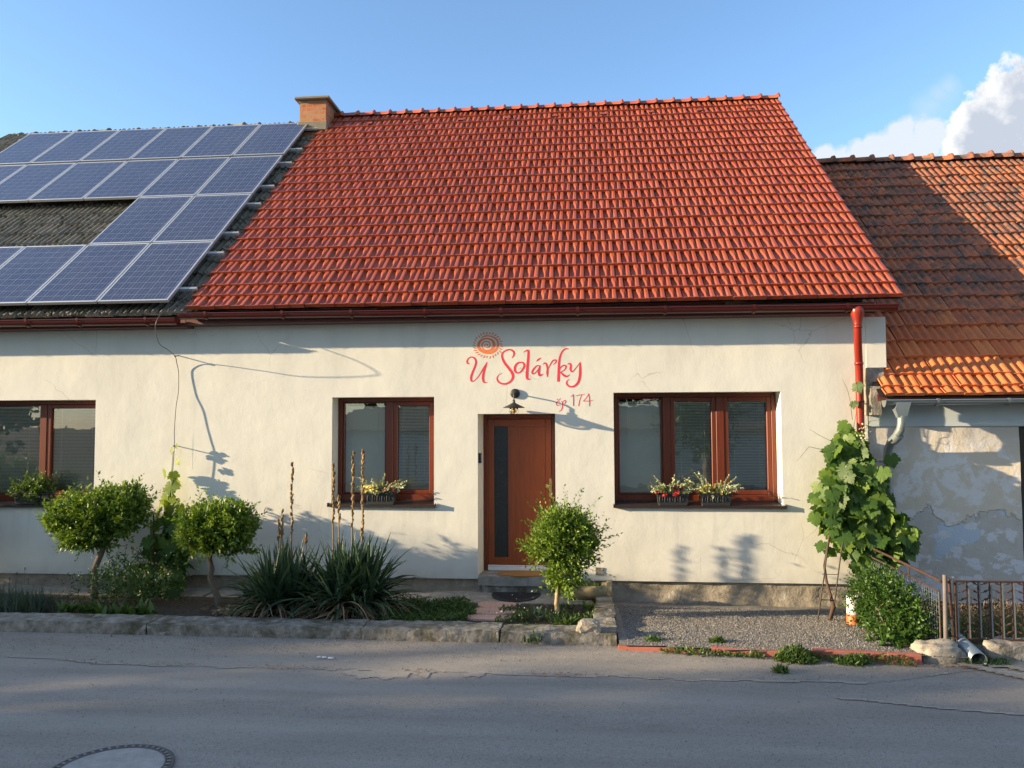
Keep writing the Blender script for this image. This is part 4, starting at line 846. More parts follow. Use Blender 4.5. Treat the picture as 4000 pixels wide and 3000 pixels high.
# kerbs: separate cast lengths
def kerb(x0, x1, y0, y1, z1, lab, seed, mat='kerb', amp=.008):
    e = slab('garden_kerb', x0, x1, y0, y1, -.06, z1, M[mat], None, seed, .035, amp); tag(e, lab, 'kerb', 'concrete kerb lengths along the garden'); return e
kerb(-12.5, -8.6, -2.32, -1.97, .115, 'weathered concrete kerb at the far left edge below the lavender', 1)
kerb(-8.59, -4.62, -2.325, -1.98, .115, 'pitted mossy concrete kerb in front of the lavender and green leaves', 2)
kerb(-4.61, -2.30, -2.33, -1.985, .112, 'mossy concrete kerb under the drooping sword leaves', 3, amp=.008)
kerb(-2.29, -.86, -2.34, -1.98, .112, 'broken topped concrete kerb below the pink stepping stones', 4, amp=.011)
kerb(-.85, .325, -2.35, -2.02, .105, 'brownish end length of kerb with the white rock on it', 5, amp=.010)
kerb(.10, .335, -2.015, -1.42, .100, 'pale stone kerb block running back beside the gravel, nearest the street', 6, amp=.012)
kerb(.12, .345, -1.41, -.90, .085, 'pale stone kerb block in the middle of the row beside the gravel', 7, amp=.012)
kerb(.14, .345, -.89, -.40, .070, 'pale stone kerb block by the stoneware planter', 8, amp=.012)
# paving strip along the wall
for (a, b, lab, sd) in ((-4.9, -3.75, 'cracked grey slab against the wall behind the middle shrub', 1), (-3.74, -2.0, 'grey slab against the wall behind the sword-leaved plants', 2), (-1.99, .1, 'wide grey slab under the half-round mat', 3), (-12.4, -4.95, 'long earthy slab along the wall behind the lavender', 4)):
    o = slab('wall_slab', a, b, -.62 if sd == 3 else -.50, .03, -.10, -.012 if sd != 3 else -.002, M['concrete'], None, sd, .07, .005); tag(o, lab, 'paving slab', 'grey slabs along the foot of the wall')
for (a, b, zz, lab, sd) in ((.33, 1.20, .035, 'red concrete edging strip starting by the kerb end, half sunk', 1), (1.21, 2.12, .058, 'red concrete edging strip behind the tall weeds', 2), (2.13, 3.06, .085, 'red concrete edging strip ending at the stone block', 3)):
    xa, xb = a, b; ya = -2.42-.095*(a-.3); yb = -2.42-.095*(b-.3); mb = MB(); P = []
    for (x, y) in ((xa, ya), (xb, yb)): P += [(x, y-.075, -.05), (x, y-.068, zz-.008), (x, y-.055, zz), (x, y, zz), (x, y, -.05)]
    mb.add(P, [(0, 5, 6, 1), (1, 6, 7, 2), (2, 7, 8, 3), (3, 8, 9, 4), (0, 1, 2, 3, 4), (9, 8, 7, 6, 5)]); tag(mb.build('edging_strip', M['redkerb']), lab, 'edging', 'red edging strips along the gravel')
sheet('dust_line', (2.0, 6.4), (-4.9, -3.4), lambda x, y: rz_(x, y)+.0075, M['dust'], .025, lambda x, y: abs(y-(-3.72-.20*(x-2.0)+.02*mnoise.noise(Vector((x*2, 0, 6))))) < .016+.012*mnoise.noise(Vector((x*4, 2, 0))))
tag(rocky('fence_block', (3.28, -2.57, .04), (.41, .27, .27), M['stoneblk'], 4, 4, .26), 'rough limestone block carrying the tall grey fence pipe', 'stone block')
tag(rocky('white_rock', (.045, -2.245, .152), (.235, .20, .125), M['stoneblk'], 11, 3, .30, flat=True), 'pale jagged rock lying on the end of the kerb', 'rock')
tag(slab('footing_wall', 3.80, 6.2, -2.62, -2.30, -.08, .145, M['wallblk'], None, 12, .04, .018), 'low mortared stone footing under the rusty fence panel', 'wall')
tag(rocky('corner_stone', (3.80, -2.52, .04), (.16, .20, .22), M['stoneblk'], 8, 3, .2), 'pale rounded stone at the left end of the low footing wall', 'stone')
# manhole
mx, my, mr = -3.03, -5.42, .385; e = empty('manhole_cover', (mx, my, .01), 'round concrete filled manhole cover with slotted iron rim in the road', 'manhole cover')
mb = MB(); mb.lathe((mx, my, .004), [(mr, -.02), (mr, .008), (mr-.02, .012), (mr-.022, .006), (mr-.050, .006), (mr-.052, .013), (mr-.060, .013), (mr-.062, .0)], 72); mb.build('rim', M['ironrim'], e)
mb = MB()
for k in range(44):
    th = 2*math.pi*k/44; c, s = math.cos(th), math.sin(th); r0, r1 = mr-.048, mr-.024; w = .009; P = [(mx+r*c-q*s, my+r*s+q*c, .0165) for (r, q) in ((r0, -w), (r1, -w), (r1, w), (r0, w))]; mb.add(P, [(0, 1, 2, 3)])
mb.build('rim_teeth', M['concrete'], e)
mb = MB(); mb.lathe((mx, my, .004), [(mr-.062, .008), (.15, .011), (.001, .011)], 72); mb.build('cover_plate', mk_concrete('pale_cover_concrete', (.33, .315, .29), (.43, .41, .38), .05), e)
# ================================================================= BY THE DOOR
def flat_shape(name, pts, z0, z1, mat, lab, cat, group=None, amp=.0, parent=None):
    n = len(pts); mb = MB(); mb.add([(x, y, z1) for x, y in pts]+[(x, y, z1-.006) for x, y in [((x-cx)*1.015+cx, (y-cy)*1.015+cy) for (x, y) in pts for cx, cy in [(sum(p[0] for p in pts)/n, sum(p[1] for p in pts)/n)]]]+[(x, y, z0) for x, y in pts], [tuple(range(n))]+[(i, n+i, n+(i+1) % n, (i+1) % n) for i in range(n)]+[(n+i, 2*n+i, 2*n+(i+1) % n, n+(i+1) % n) for i in range(n)]); o = mb.build(name, mat, parent)
    if parent is None: tag(o, lab, cat, group)
    return o
pts = []
for k in range(60):
    th = 2*math.pi*k/60; x = -.835+.345*math.copysign(abs(math.cos(th))**.5, math.cos(th)); y = -.0+.0+.085+.115*math.copysign(abs(math.sin(th))**.6, math.sin(th))-.085; pts.append((x+.004*random.random(), y+.006*math.sin(th*9)))
xa = float(at(1945, 2240, 2, .215)[0]); xb = float(at(2131, 2240, 2, .215)[0]); pts = [(xa+(xb-xa)*(p[0]+1.18)/.69, p[1]*1.55+.145) for p in pts]
flat_shape('door_mat', pts, .204, .222, M['coir'], 'brown coir door mat on the step in front of the door', 'door mat')
a0 = at(1927, 2311, 2, .006); a1 = at(2114, 2311, 2, .006); mx0, mx1 = float(a0[0]), float(a1[0]); pts = [(mx0+(mx1-mx0)*(.5-.5*math.cos(math.pi*k/30)), -.08-.50*math.sin(math.pi*k/30)**.85) for k in range(31)]
e = flat_shape('half_round_mat', pts, .002, .014, M['rubber'], 'black half-round rubber mat on the slab below the door step', 'mat')
mb = MB()
for i in range(26):
    for j in range(9):
        x = mx0+.04+(mx1-mx0-.08)*i/25; y = -.11-.05*j; f = (x-mx0)/(mx1-mx0); 
        if -y < .08+.46*math.sin(math.pi*f)**.85: mb.box(x-.008, x+.008, y-.014, y+.014, .0135, .019)
mb.build('rubber_studs', M['rubber'], e)
def bean(x0, x1, y0, y1, z, lab, seed):
    n = 40; cx, cy = (x0+x1)/2, (y0+y1)/2; a, b = (x1-x0)/2, (y1-y0)/2; pts = []
    for k in range(n):
        th = 2*math.pi*k/n; c, s = math.cos(th), math.sin(th); r = 1+.04*math.sin(3*th+seed); pts.append((cx+a*r*math.copysign(abs(c)**.75, c), cy+b*r*math.copysign(abs(s)**.8, s)+.03*math.cos(th)**2))
    flat_shape('stepping_stone', pts, -.03, z, M['pink'], lab, 'stepping stone', 'pink stepping stones from kerb to door')
X_ = lambda x, y, z=.035: float(at(x, y, 2, z)[0]); Y_ = lambda x, y, z=.035: float(at(x, y, 2, z)[1])
bean(X_(1862, 2360), X_(2012, 2360), Y_(1930, 2370), Y_(1930, 2347), .028, 'pink stepping stone nearest the door', 1)
bean(X_(1842, 2386), X_(2013, 2386), Y_(1930, 2399), Y_(1930, 2375), .040, 'middle pink stepping stone of three', 2)
bean(X_(1816, 2412), X_(1998, 2412), Y_(1930, 2423), Y_(1930, 2404), .045, 'pink stepping stone nearest the street kerb', 3)
# stoneware half-pipe planter
pc = [float(v) for v in at(2222, 2322, 2, .0)]; pd = [float(v) for v in at(2384, 2328, 2, .0)]; px0, px1 = pc[0]-.02, pd[0]; py = -.36; rr = .105
e = empty('stoneware_planter', ((px0+px1)/2, py, .0), 'ochre stoneware half pipe used as a planter beside the gravel', 'planter'); mb = MB(); n = 14; N = 26; V = []
for i in range(N+1):
    f = i/N; x = px0+(px1-px0)*f; col = rr*(1.28 if f > .90 else 1.0); cut = .55*(1 if .18 < f < .80 else 0); a0_ = math.pi*.5-(.95 if .16 < f < .80 else .0)
    for k in range(n+1):
        th = math.pi/2+a0_*0+(.85 if .16 < f < .80 else .02)+(2*math.pi-2*(.85 if .16 < f < .80 else .02))*k/n; V.append((x, py+col*math.cos(th), .115+col*math.sin(th)))
mb.add(V, [(i*(n+1)+k, i*(n+1)+k+1, (i+1)*(n+1)+k+1, (i+1)*(n+1)+k) for i in range(N) for k in range(n)], 0, True); mb.lathe((px1, py, .115), [(rr*1.28, -.001), (rr*1.28, .012), (.001, .012)], 24, 0, 'x'); mb.build('trough', M['ceramic'], e)
mb = MB(); mb.quad((px0+.02, py-rr*.8, .13), (px1-.05, py-rr*.8, .13), (px1-.05, py+rr*.8, .13), (px0+.02, py+rr*.8, .13)); mb.build('soil_fill', M['soil'], e)
V, F = scatter_leaves(900, lambda g, n: np.stack([g.uniform(px0+.05, px1-.08, n), g.normal(py, .045, n), .13+np.abs(g.normal(0, .03, n))], 1), .028, .45, 5); link_np('succulents', V, F, M['weed'], e)
# ================================================================= WINDOW BOXES
def winbox(x0, x1, z, lab, seed, kind):
    e = empty('window_box', ((x0+x1)/2, -.0, z), lab, 'window box', 'planted window boxes on the sills'); zt_ = z+.155; ya, yb = -.062, .085; mb = MB(); t = .014
    P = [(x0+t, ya+t, z), (x1-t, ya+t, z), (x1-t, yb-t, z), (x0+t, yb-t, z), (x0, ya, zt_), (x1, ya, zt_), (x1, yb, zt_), (x0, yb, zt_)]; mb.add(P, [(0, 3, 2, 1), (0, 1, 5, 4), (1, 2, 6, 5), (2, 3, 7, 6), (3, 0, 4, 7)])
    mb.box(x0-.006, x1+.006, ya-.006, yb+.006, zt_-.018, zt_+.002, 0, .003); mb.box(x0+.02, x1-.02, ya+.002, yb-.01, z-.006, z+.03, 0, .003)
    mb.build('trough', M['planter'], e); mb = MB(); w = x1-x0
    for k in range(5):                                              # raised meander ribs on the front
        xx = x0+.05+(w-.1)*k/4.6; yy = ya+.006; pr = [(xx-.020, z+.045), (xx-.020, z+.10), (xx-.011, z+.122), (xx+.008, z+.122), (xx+.016, z+.10), (xx+.016, z+.055)]; mb.tube([(a, yy-.004*(b-z)/.15, b) for a, b in pr], .005, 6)
    mb.build('relief_pattern', M['planter'], e)
    mb = MB(); mb.quad((x0+.01, ya+.01, zt_-.02), (x1-.01, ya+.01, zt_-.02), (x1-.01, yb-.01, zt_-.02), (x0+.01, yb-.01, zt_-.02)); mb.build('soil_fill', M['soil'], e)
    cx = (x0+x1)/2; g = np.random.default_rng(seed)
    if kind == 'green':
        (V, F), (p, d, l) = twiggy([(cx, 0, zt_+.05, w*.62, .12, .15, 1), (cx, 0, zt_, w*.5, .12, .1, .6)], 210, 8, .046, .8, .10, seed, .4, .2); link_np('foliage', V, F, M['weed'], e); return e
    # silver trailing shoots
    mb = MB(); PP = []; DD = []
    ns = 46
    for i in range(ns):
        a = g.uniform(-1, 1); p = np.array([cx+a*w*.38, g.normal(.0, .03), zt_]); d = unit(np.array([a*1.2+g.normal()*.4, -.25+g.normal()*.35, .9+g.normal()*.3])); L = g.uniform(.10, .20) if i > 9 else g.uniform(.22, .31); pth = [p]
        for s in range(9):
            d = unit(d+np.array([g.normal()*.08, 0, -.045])); p = p+d*L/9; pth.append(p)
            for q in range(2): PP.append(p); DD.append(unit(d*.5+g.normal(size=3)*.8))
        mb.tube([tuple(q) for q in pth], .0022, 4, cap=False)
    mb.build('stems', M['silver'], e)
    PP = np.array(PP); DD = np.array(DD); S_, N_ = frames(DD, g, (0, -.4, 1)); L = g.uniform(.018, .034, len(PP)); V, F = leaf_arrays(PP, DD, S_, N_, L, L*.85); link_np('silver_leaves', V, F, M['silver'], e)
    V, F = scatter_leaves(380, lambda g, n: np.stack([g.uniform(x0+.0, x1-.0, n), g.normal(.0, .045, n), zt_+np.abs(g.normal(.02, .035, n))], 1), .024, .7, seed+1); link_np('green_leaves', V, F, M['weed'], e)
    def blooms(nm, mat, n, xr, zr, s, sd, yc=-.03):
        gg = np.random.default_rng(sd); V = []; F = []
        C_ = np.stack([gg.uniform(xr[0], xr[1], n), gg.normal(yc, .035, n), zt_+gg.uniform(zr[0], zr[1], n)], 1); P = np.repeat(C_, 5, 0); ang = np.tile(np.arange(5)*2*np.pi/5, n); nn = unit(np.array([0, -1, .5])+gg.normal(size=(n, 3))*.4); a = unit(np.cross(nn, [0, 0, 1.])); b = np.cross(nn, a)
        a, b, nn = np.repeat(a, 5, 0), np.repeat(b, 5, 0), np.repeat(nn, 5, 0); D = unit(a*np.cos(ang)[:, None]+b*np.sin(ang)[:, None]+nn*.25); S_ = np.cross(D, nn); L = np.full(len(P), s); V, F = leaf_arrays(P, D, S_, nn, L, L*.9, .1); link_np(nm, V, F, mat, e)
    if kind == 'yellow_red': blooms('yellow_flowers', M['yellow'], 110, (x0-.03, x0+w*.42), (.0, .10), .017, seed+2); blooms('wine_flowers', M['wine'], 40, (x0+w*.6, x1+.02), (.0, .08), .022, seed+3)
    if kind == 'red': blooms('red_flowers', M['redpetal'], 16, (x0-.03, x0+w*.65), (-.03, .03), .024, seed+2, -.06); blooms('wine_flowers', M['wine'], 30, (x0+w*.4, x1), (.03, .09), .022, seed+3)
    if kind == 'yellow': blooms('yellow_flowers', M['yellow'], 90, (x0-.02, x0+w*.75), (-.03, .12), .017, seed+2)
    return e
winbox(-7.93, -7.42, 1.118, 'window box of plain green plants on the leftmost sill', 31, 'green')
winbox(-2.905, -2.505, 1.14, 'window box with yellow and wine flowers on the two-part window sill', 32, 'yellow_red')
winbox(.955, 1.355, 1.150, 'window box with bright red flowers on the three-part window sill', 33, 'red')
winbox(1.500, 1.895, 1.150, 'window box with yellow flowers only, in front of the middle casement', 34, 'yellow')
# ================================================================= SHRUBS
def shrub(base, trunk, lobes, lab, seed, ntw, name='shrub', limbs=(), mat='privet', barkm='bark', r0=.05, per=9, ln=.072, wd=.52, tw=.15, group='round clipped shrubs on bare stems', extra=None, upb=.75, surf=.5, cat='shrub'):
    e = empty(name, base, lab, cat, group); mb = MB(); m = len(trunk); mb.tube(trunk, [r0*(1-.35*i/(m-1))*(1+.12*math.sin(i*2.1)) for i in range(m)], 10)
    top = Vector(trunk[-1])
    for l in limbs:
        p = Vector(l); mid = (top+p)/2+Vector((random.uniform(-.03, .03), random.uniform(-.03, .03), -.03)); mb.tube([top-Vector((0, 0, .03)), mid, p], [r0*.55, r0*.35, r0*.12], 7)
    g = random.Random(seed)
    for k in range(60):
        lo = g.choice(lobes); a = Vector((lo[0]+g.gauss(0, .2)*lo[3], lo[1]+g.gauss(0, .2)*lo[4], lo[2]-lo[5]*.3)); u = Vector((g.gauss(0, 1), g.gauss(0, 1), g.gauss(.4, 1))).normalized(); b = Vector((lo[0]+u.x*lo[3]*.85, lo[1]+u.y*lo[4]*.85, lo[2]+u.z*lo[5]*.85)); mb.tube([a, (a+b)/2+Vector((0, 0, -.01)), b], [.006, .004, .002], 4, cap=False)
    mb.build('trunk', M[barkm], e); arr = []
    cx_ = sum(q[0]*q[6] for q in lobes)/sum(q[6] for q in lobes); cz_ = sum(q[2]*q[6] for q in lobes)/sum(q[6] for q in lobes); lobes = [(cx_+(a-cx_)*.93, b, cz_+(c-cz_)*.95, x*.84, y*.9, z*.84, w) for a, b, c, x, y, z, w in lobes]
    (v, f), (p, d, l) = twiggy(lobes, ntw, per, ln, wd, tw*.95, seed, upb, surf); arr.append((v, f))
    (v2, f2), _ = twiggy([(a, b, c, x*.8, y*.8, z*.8, w) for a, b, c, x, y, z, w in lobes], ntw*2//3, 7, ln*1.1, wd*1.1, tw, seed+1, .2, .1); arr.append((v2, f2))
    if extra is not None: arr.append(extra)
    V, F = merge(*arr); link_np('crown', V, F, M[mat], e); mb = MB(); twig_mesh(mb, p, d, l, .0024, min(len(p), 500)); mb.build('twigs', M[mat], e); return e
T1 = [(-6.27, -.72, -.05), (-6.27, -.72, .10), (-6.265, -.715, .25), (-6.28, -.71, .36), (-6.22, -.70, .52), (-6.16, -.69, .66)]
shrub((-6.27, -.72, 0), T1, [(-6.62, -.70, 1.00, .36, .30, .27, 2.3), (-6.30, -.70, .86, .36, .30, .28, 2), (-5.90, -.70, 1.12, .38, .30, .30, 2.3), (-6.22, -.74, 1.08, .42, .28, .24, 1.4), (-6.45, -.72, .74, .26, .22, .16, .6)], 'large two-lobed clipped shrub on a leaning grey trunk at the left', 41, 1150, limbs=[(-6.65, -.7, .95), (-6.25, -.7, 1.0), (-5.85, -.7, 1.1), (-6.45, -.8, .9)])
T2 = [(-4.44, -1.05, -.05), (-4.45, -1.04, .08), (-4.52, -1.03, .22), (-4.57, -1.02, .34), (-4.56, -1.01, .44), (-4.59, -1.0, .56), (-4.58, -1.0, .66)]
shrub((-4.45, -1.04, 0), T2, [(-4.62, -1.0, .98, .36, .30, .25, 2.2), (-4.28, -1.0, .96, .30, .27, .24, 1.8), (-4.50, -1.02, .84, .38, .26, .22, 1.4), (-4.25, -1.0, .74, .24, .2, .16, .5), (-4.75, -1.0, .80, .26, .22, .18, .6)], 'smaller clipped shrub on a crooked trunk, between wire and sword-leaved plants', 43, 760, limbs=[(-4.85, -1, .9), (-4.4, -1, 1.0), (-4.2, -1.0, .75), (-4.25, -1.05, .95)], r0=.042)
T3 = [(-.30, -1.27, -.02), (-.315, -1.26, .15), (-.30, -1.25, .35), (-.27, -1.24, .55), (-.26, -1.24, .75)]
shrub((-.30, -1.26, 0), T3, [(-.24, -1.24, .90, .37, .31, .30, 2.4), (-.24, -1.24, 1.00, .30, .26, .21, 1.4), (-.10, -1.22, .80, .33, .28, .28, 1.6), (-.20, -1.27, .46, .17, .14, .24, 1.1), (-.45, -1.24, .78, .2, .2, .2, .8)], 'bushy bright green shrub with a pale stem in front of the door', 47, 860, limbs=[(-.5, -1.24, .9), (-.2, -1.24, 1.1), (0, -1.2, .85)], barkm='paleb', r0=.028, ln=.060, tw=.17, upb=.55, surf=.45)
# off-frame clipped shrubs further along the same bed
shrub((-8.9, -.8, 0), [(-8.9, -.8, -.05), (-8.88, -.8, .4), (-8.9, -.8, .7)], [(-9.1, -.8, 1.05, .65, .35, .62, 1.5), (-9.7, -.8, 1.15, .6, .35, .65, 1.5), (-8.6, -.85, .80, .35, .3, .4, .7)], 'wide shrub just beyond the left edge of the view', 49, 1500, group=None)
shrub((-10.6, -.8, 0), [(-10.6, -.8, -.05), (-10.58, -.8, .4), (-10.6, -.8, .7)], [(-10.6, -.8, 1.0, .6, .35, .5, 2), (-11.0, -.8, 1.30, .6, .35, .62, 1.5), (-11.6, -.8, 1.4, .6, .35, .5, 1.5), (-10.1, -.85, .8, .4, .3, .3, 1)], 'tall shrub well beyond the left edge of the view', 50, 1700, group=None)
shrub((-8.05, -1.15, 0), [(-8.05, -1.15, -.05), (-8.05, -1.15, .12)], [(-8.12, -1.15, .18, .16, .2, .2, 1)], 'low leafy plant peeking in at the left frame edge above the lavender', 51, 60, group=None, r0=.01, tw=.1, ln=.07, mat='hedge', name='leafy_plant', cat='plant')
# hedge block on the right
e = empty('hedge_bush', (3.0, -1.6, 0), 'dense rounded block of hedge in front of the wire fence', 'hedge'); lob = [(a+.05, b, c+.06, x, y, z, w) for a, b, c, x, y, z, w in [(3.02, -1.9, .20, .20, .40, .28, 2), (3.08, -1.55, .28, .22, .45, .28, 2), (3.14, -1.9, .08, .20, .40, .22, 1.4), (3.02, -1.45, .16, .16, .35, .30, 1.4), (3.16, -2.2, .18, .14, .2, .24, 1), (3.10, -1.85, .38, .20, .35, .14, 1.2)]]
(v, f), (p, d, l) = twiggy(lob, 1100, 9, .040, .66, .09, 61, .45, .55, clip=lambda P: (P[:, 2] > -.06) & (P[:, 0] < 3.345)); (v2, f2), _ = twiggy(lob, 500, 6, .045, .7, .12, 62, .2, .1, clip=lambda P: (P[:, 2] > -.06) & (P[:, 0] < 3.3)); (v3, f3), _ = twiggy([(3.05, -2.32, .05, .20, .14, .12, 1)], 70, 7, .075, .7, .10, 63, .3, .2, clip=lambda P: P[:, 2] > .0)
V, F = merge((v, f), (v2, f2), (v3, f3)); link_np('foliage', V, F, M['hedge'], e); mb = MB()
for k in range(14): a = (3.08+random.gauss(0, .04), -1.8+random.gauss(0, .2), -.05); mb.tube([a, (a[0]+random.gauss(0, .08), a[1]+random.gauss(0, .15), .25), (a[0]+random.gauss(0, .08), a[1]+random.gauss(0, .15), .4)], [.009, .006, .003], 5, cap=False)
mb.build('branches', M['bark'], e)
tag((lambda vf: link_np('fence_weeds', vf[0], vf[1], M['hedge']))(twiggy([(3.50, -1.9, .12, .10, .35, .30, 1), (3.5, -2.25, .05, .08, .1, .2, .5)], 150, 8, .045, .6, .12, 66, .5, .3, clip=lambda P: P[:, 2] > -.08)[0]), 'shaded leafy weeds between the two fence posts', 'weeds', kind='stuff')
# ================================================================= SWORD-LEAVED PLANTS
def pod_spike(mb, x, y, ztop, z0, seed, podfrom=.5, r=.013):
    g = random.Random(seed); N = 16; pts = []; lean = g.uniform(-.02, .02)
    for i in range(N+1): f = i/N; pts.append((x-lean*(1-f)+.004*math.sin(i*1.3+seed), y+.003*math.sin(i), z0+(ztop-z0)*f))
    mb.tube(pts, [r*(1-.65*i/N) for i in range(N+1)], 6)
    zz = z0+(ztop-z0)*podfrom
    while zz < ztop:
        f = (zz-z0)/(ztop-z0); X = x-lean*(1-f); th = g.uniform(0, 6.28); s = g.uniform(.75, 1.25)*(1.15 if f > .85 else 1); o = .010; c = Vector((X+o*math.cos(th), y+o*math.sin(th), zz)); d = Vector((math.cos(th)*.35, math.sin(th)*.35, 1)).normalized(); h = .022*s
        mb.tube([c-d*h, c-d*h*.4, c+d*h*.4, c+d*h*1.1], [.002, .0115*s, .0115*s, .002], 6, cap=False); zz += g.uniform(.010, .022)+(.03 if g.random() < .10 else 0)
def yucca(base, nlive, ndry, rad, h, lab, seed, spikes):
    e = empty('yucca_plant', base, lab, 'yucca', 'sword-leaved plants by the kerb'); g = random.Random(seed); cents = [(base[0]+g.uniform(-rad, rad)*.6, base[1]+g.uniform(-.25, .25), .04) for _ in range(9)]
    P, L, W, D, B = [], [], [], [], []
    for i in range(nlive):
        c = g.choice(cents); th = g.uniform(0, 2*math.pi); el = g.uniform(.15, 1.45)**1.0; d = (math.cos(th)*math.cos(el)*1.05, math.sin(th)*math.cos(el)*.85-.08, math.sin(el)+.1); P.append((c[0]+g.gauss(0, .03), c[1]+g.gauss(0, .03), c[2]+g.uniform(0, .12))); L.append(g.uniform(.6, 1)*h*(.95 if el < .6 else 1)); W.append(g.uniform(.036, .058)); D.append(d); B.append(g.uniform(.02, .16) if el > .8 else g.uniform(.12, .42))
    V, F = blades(P, L, W, D, B, seed); link_np('blades', V, F, M['yucca'], e)
    P, L, W, D, B = [], [], [], [], []
    for i in range(ndry):
        c = g.choice(cents); th = g.uniform(math.pi, 2*math.pi) if g.random() < .8 else g.uniform(0, 6.28); el = g.uniform(-.1, .55); P.append((c[0]+g.gauss(0, .05), c[1]-.03+g.gauss(0, .04), c[2]+g.uniform(0, .16))); L.append(g.uniform(.45, .85)*h); W.append(g.uniform(.010, .024)); D.append((math.cos(th), math.sin(th)*.9, math.sin(el))); B.append(g.uniform(.35, .9))
    V, F = blades(P, L, W, D, B, seed+1, fold=.5); link_np('dry_blades', V, F, M['dry'], e)
    for k, (x, y, zt_, pf) in enumerate(spikes): mb = MB(); pod_spike(mb, x, y, zt_, .15, seed+k, pf); mb.build('seed_spike', M['pod'], e)
def sp(x, y, f): q = onY(x, y, -1.16); return (float(q[0]), -1.16, float(q[2]), f)
yucca((-3.42, -1.45, 0), 340, 100, .30, .80, 'left sword-leaved plant with four dry seed spikes next to the small shrub', 71, [sp(1141, 1809, .48), sp(1101, 1996, .70), sp(1089, 2032, .75), sp(1196, 2080, .85)])
yucca((-2.66, -1.42, 0), 460, 260, .38, .90, 'bigger right sword-leaved plant with many dry blades and four tall seed spikes', 75, [sp(1303, 1809, .55), sp(1324, 1938, .75), sp(1380, 1767, .48), sp(1419, 1760, .40)])
mb = MB(); g = random.Random(5)
# ================================================================= VINES
def px_cloud(pts, seed, n, jx=12, jy=12, Y=(-.25, -.6)):
    g = np.random.default_rng(seed); o = []
    for _ in range(n): x, y = pts[g.integers(len(pts))]; o.append(onY(x+g.normal()*jx, y+g.normal()*jy, g.uniform(min(Y), max(Y))))
    return np.array(o)
def inside(x, y, poly):
    c = False
    for i in range(len(poly)):
        x1, y1 = poly[i]; x2, y2 = poly[i-1]
        if (y1 > y) != (y2 > y) and x < (x2-x1)*(y-y1)/(y2-y1)+x1: c = not c
    return c
e = empty('grapevine', (2.65, -1.2, 0), 'big grapevine climbing the red downpipe at the house corner', 'grapevine')
poly = [(x, z) for x, _, z in [onY(a, b, -.4) for a, b in ((3345,1665),(3372,1740),(3395,1790),(3430,1870),(3462,1960),(3530,2050),(3545,2105),(3510,2130),(3465,2200),(3420,2240),(3370,2230),(3310,2160),(3270,2100),(3240,2100),(3215,2060),(3195,1990),(3205,1920),(3235,1830),(3245,1770),(3300,1710))]]
g = np.random.default_rng(81); P = []
while len(P) < 640:
    x, z = g.uniform(2.6, 4.2), g.uniform(.2, 2.35)
    if inside(x, z, poly): P.append((x, -.12-g.random()**.7*(.62 if z < 1.7 else .34), z))
P = np.array(P); Vf = [grape_leaves(P, 82, (.11, .205), (-.45, -1, .25), .6)]
ex = [(3345,1500,-.15),(3310,1655,-.2),(3325,1690,-.2),(3335,1570,-.2),(3280,1700,-.2),(3240,1745,-.3),(3195,1890,-.45),(3175,1950,-.5),(3215,2120,-.6),(3230,2150,-.6),(3180,2010,-.6),(3560,2070,-.3),(3480,1780,-.25)]
P2 = np.array([onY(*q) for q in ex]); Vf.append(grape_leaves(P2, 83, (.08, .17), (-.5, -1, .2), .35)); V, F = merge(*Vf); link_np('leaves', V, F, M['vine'], e)
mb = MB(); tr = [at(3240, 2428, 2, -.04), onY(3246, 2400, -1.19), onY(3256, 2372, -1.16), onY(3246, 2332, -1.10), onY(3228, 2270, -.98), onY(3220, 2210, -.92), onY(3240, 2100, -.6), onY(3300, 1950, -.35), onY(3340, 1750, -.22)]
mb.tube([tuple(q) for q in tr], [.020, .019, .027, .018, .016, .015, .013, .011, .008], 9)
for q in range(14):
    a = onY(g.uniform(3220, 3420), g.uniform(1800, 2150), -.3); b = a+np.array([g.uniform(-.25, .25), -.15, g.uniform(-.1, .4)]); mb.tube([tuple(a), tuple((a+b)/2+np.array([0, -.05, 0])), tuple(b)], [.006, .004, .002], 5, cap=False)
mb.build('trunk', M['vinebark'], e); mb = MB()
for path in ([(3330,1640),(3320,1560),(3310,1520),(3290,1480)], [(3330,1700),(3260,1730),(3200,1700),(3160,1675)], [(3330,1700),(3345,1610),(3380,1605),(3430,1610)], [(3370,1700),(3400,1645),(3430,1640),(3440,1620)], [(3230,1760),(3160,1745),(3115,1800)], [(3250,1900),(3190,1880)], [(3380,1660),(3420,1670),(3438,1655)]):
    mb.tube([tuple(onY(a, b, -.2)) for a, b in path], [.004]+[.0028]*(len(path)-2)+[.0012], 5, cap=False)
mb.build('tendrils', M['vine'], e)
P3 = px_cloud([(3300, 1930), (3290, 1990), (3330, 1860), (3370, 1700), (3310, 1870), (3380, 1690)], 84, 90, 14, 20, (-.55, -.7)); D = unit(np.random.default_rng(2).normal(size=(90, 3))); S_, N_ = frames(D, np.random.default_rng(1)); L = np.full(90, .035); V, F = leaf_arrays(P3, D, S_, N_, L, L*.7); link_np('young_shoots', V, F, M['silver'], e)
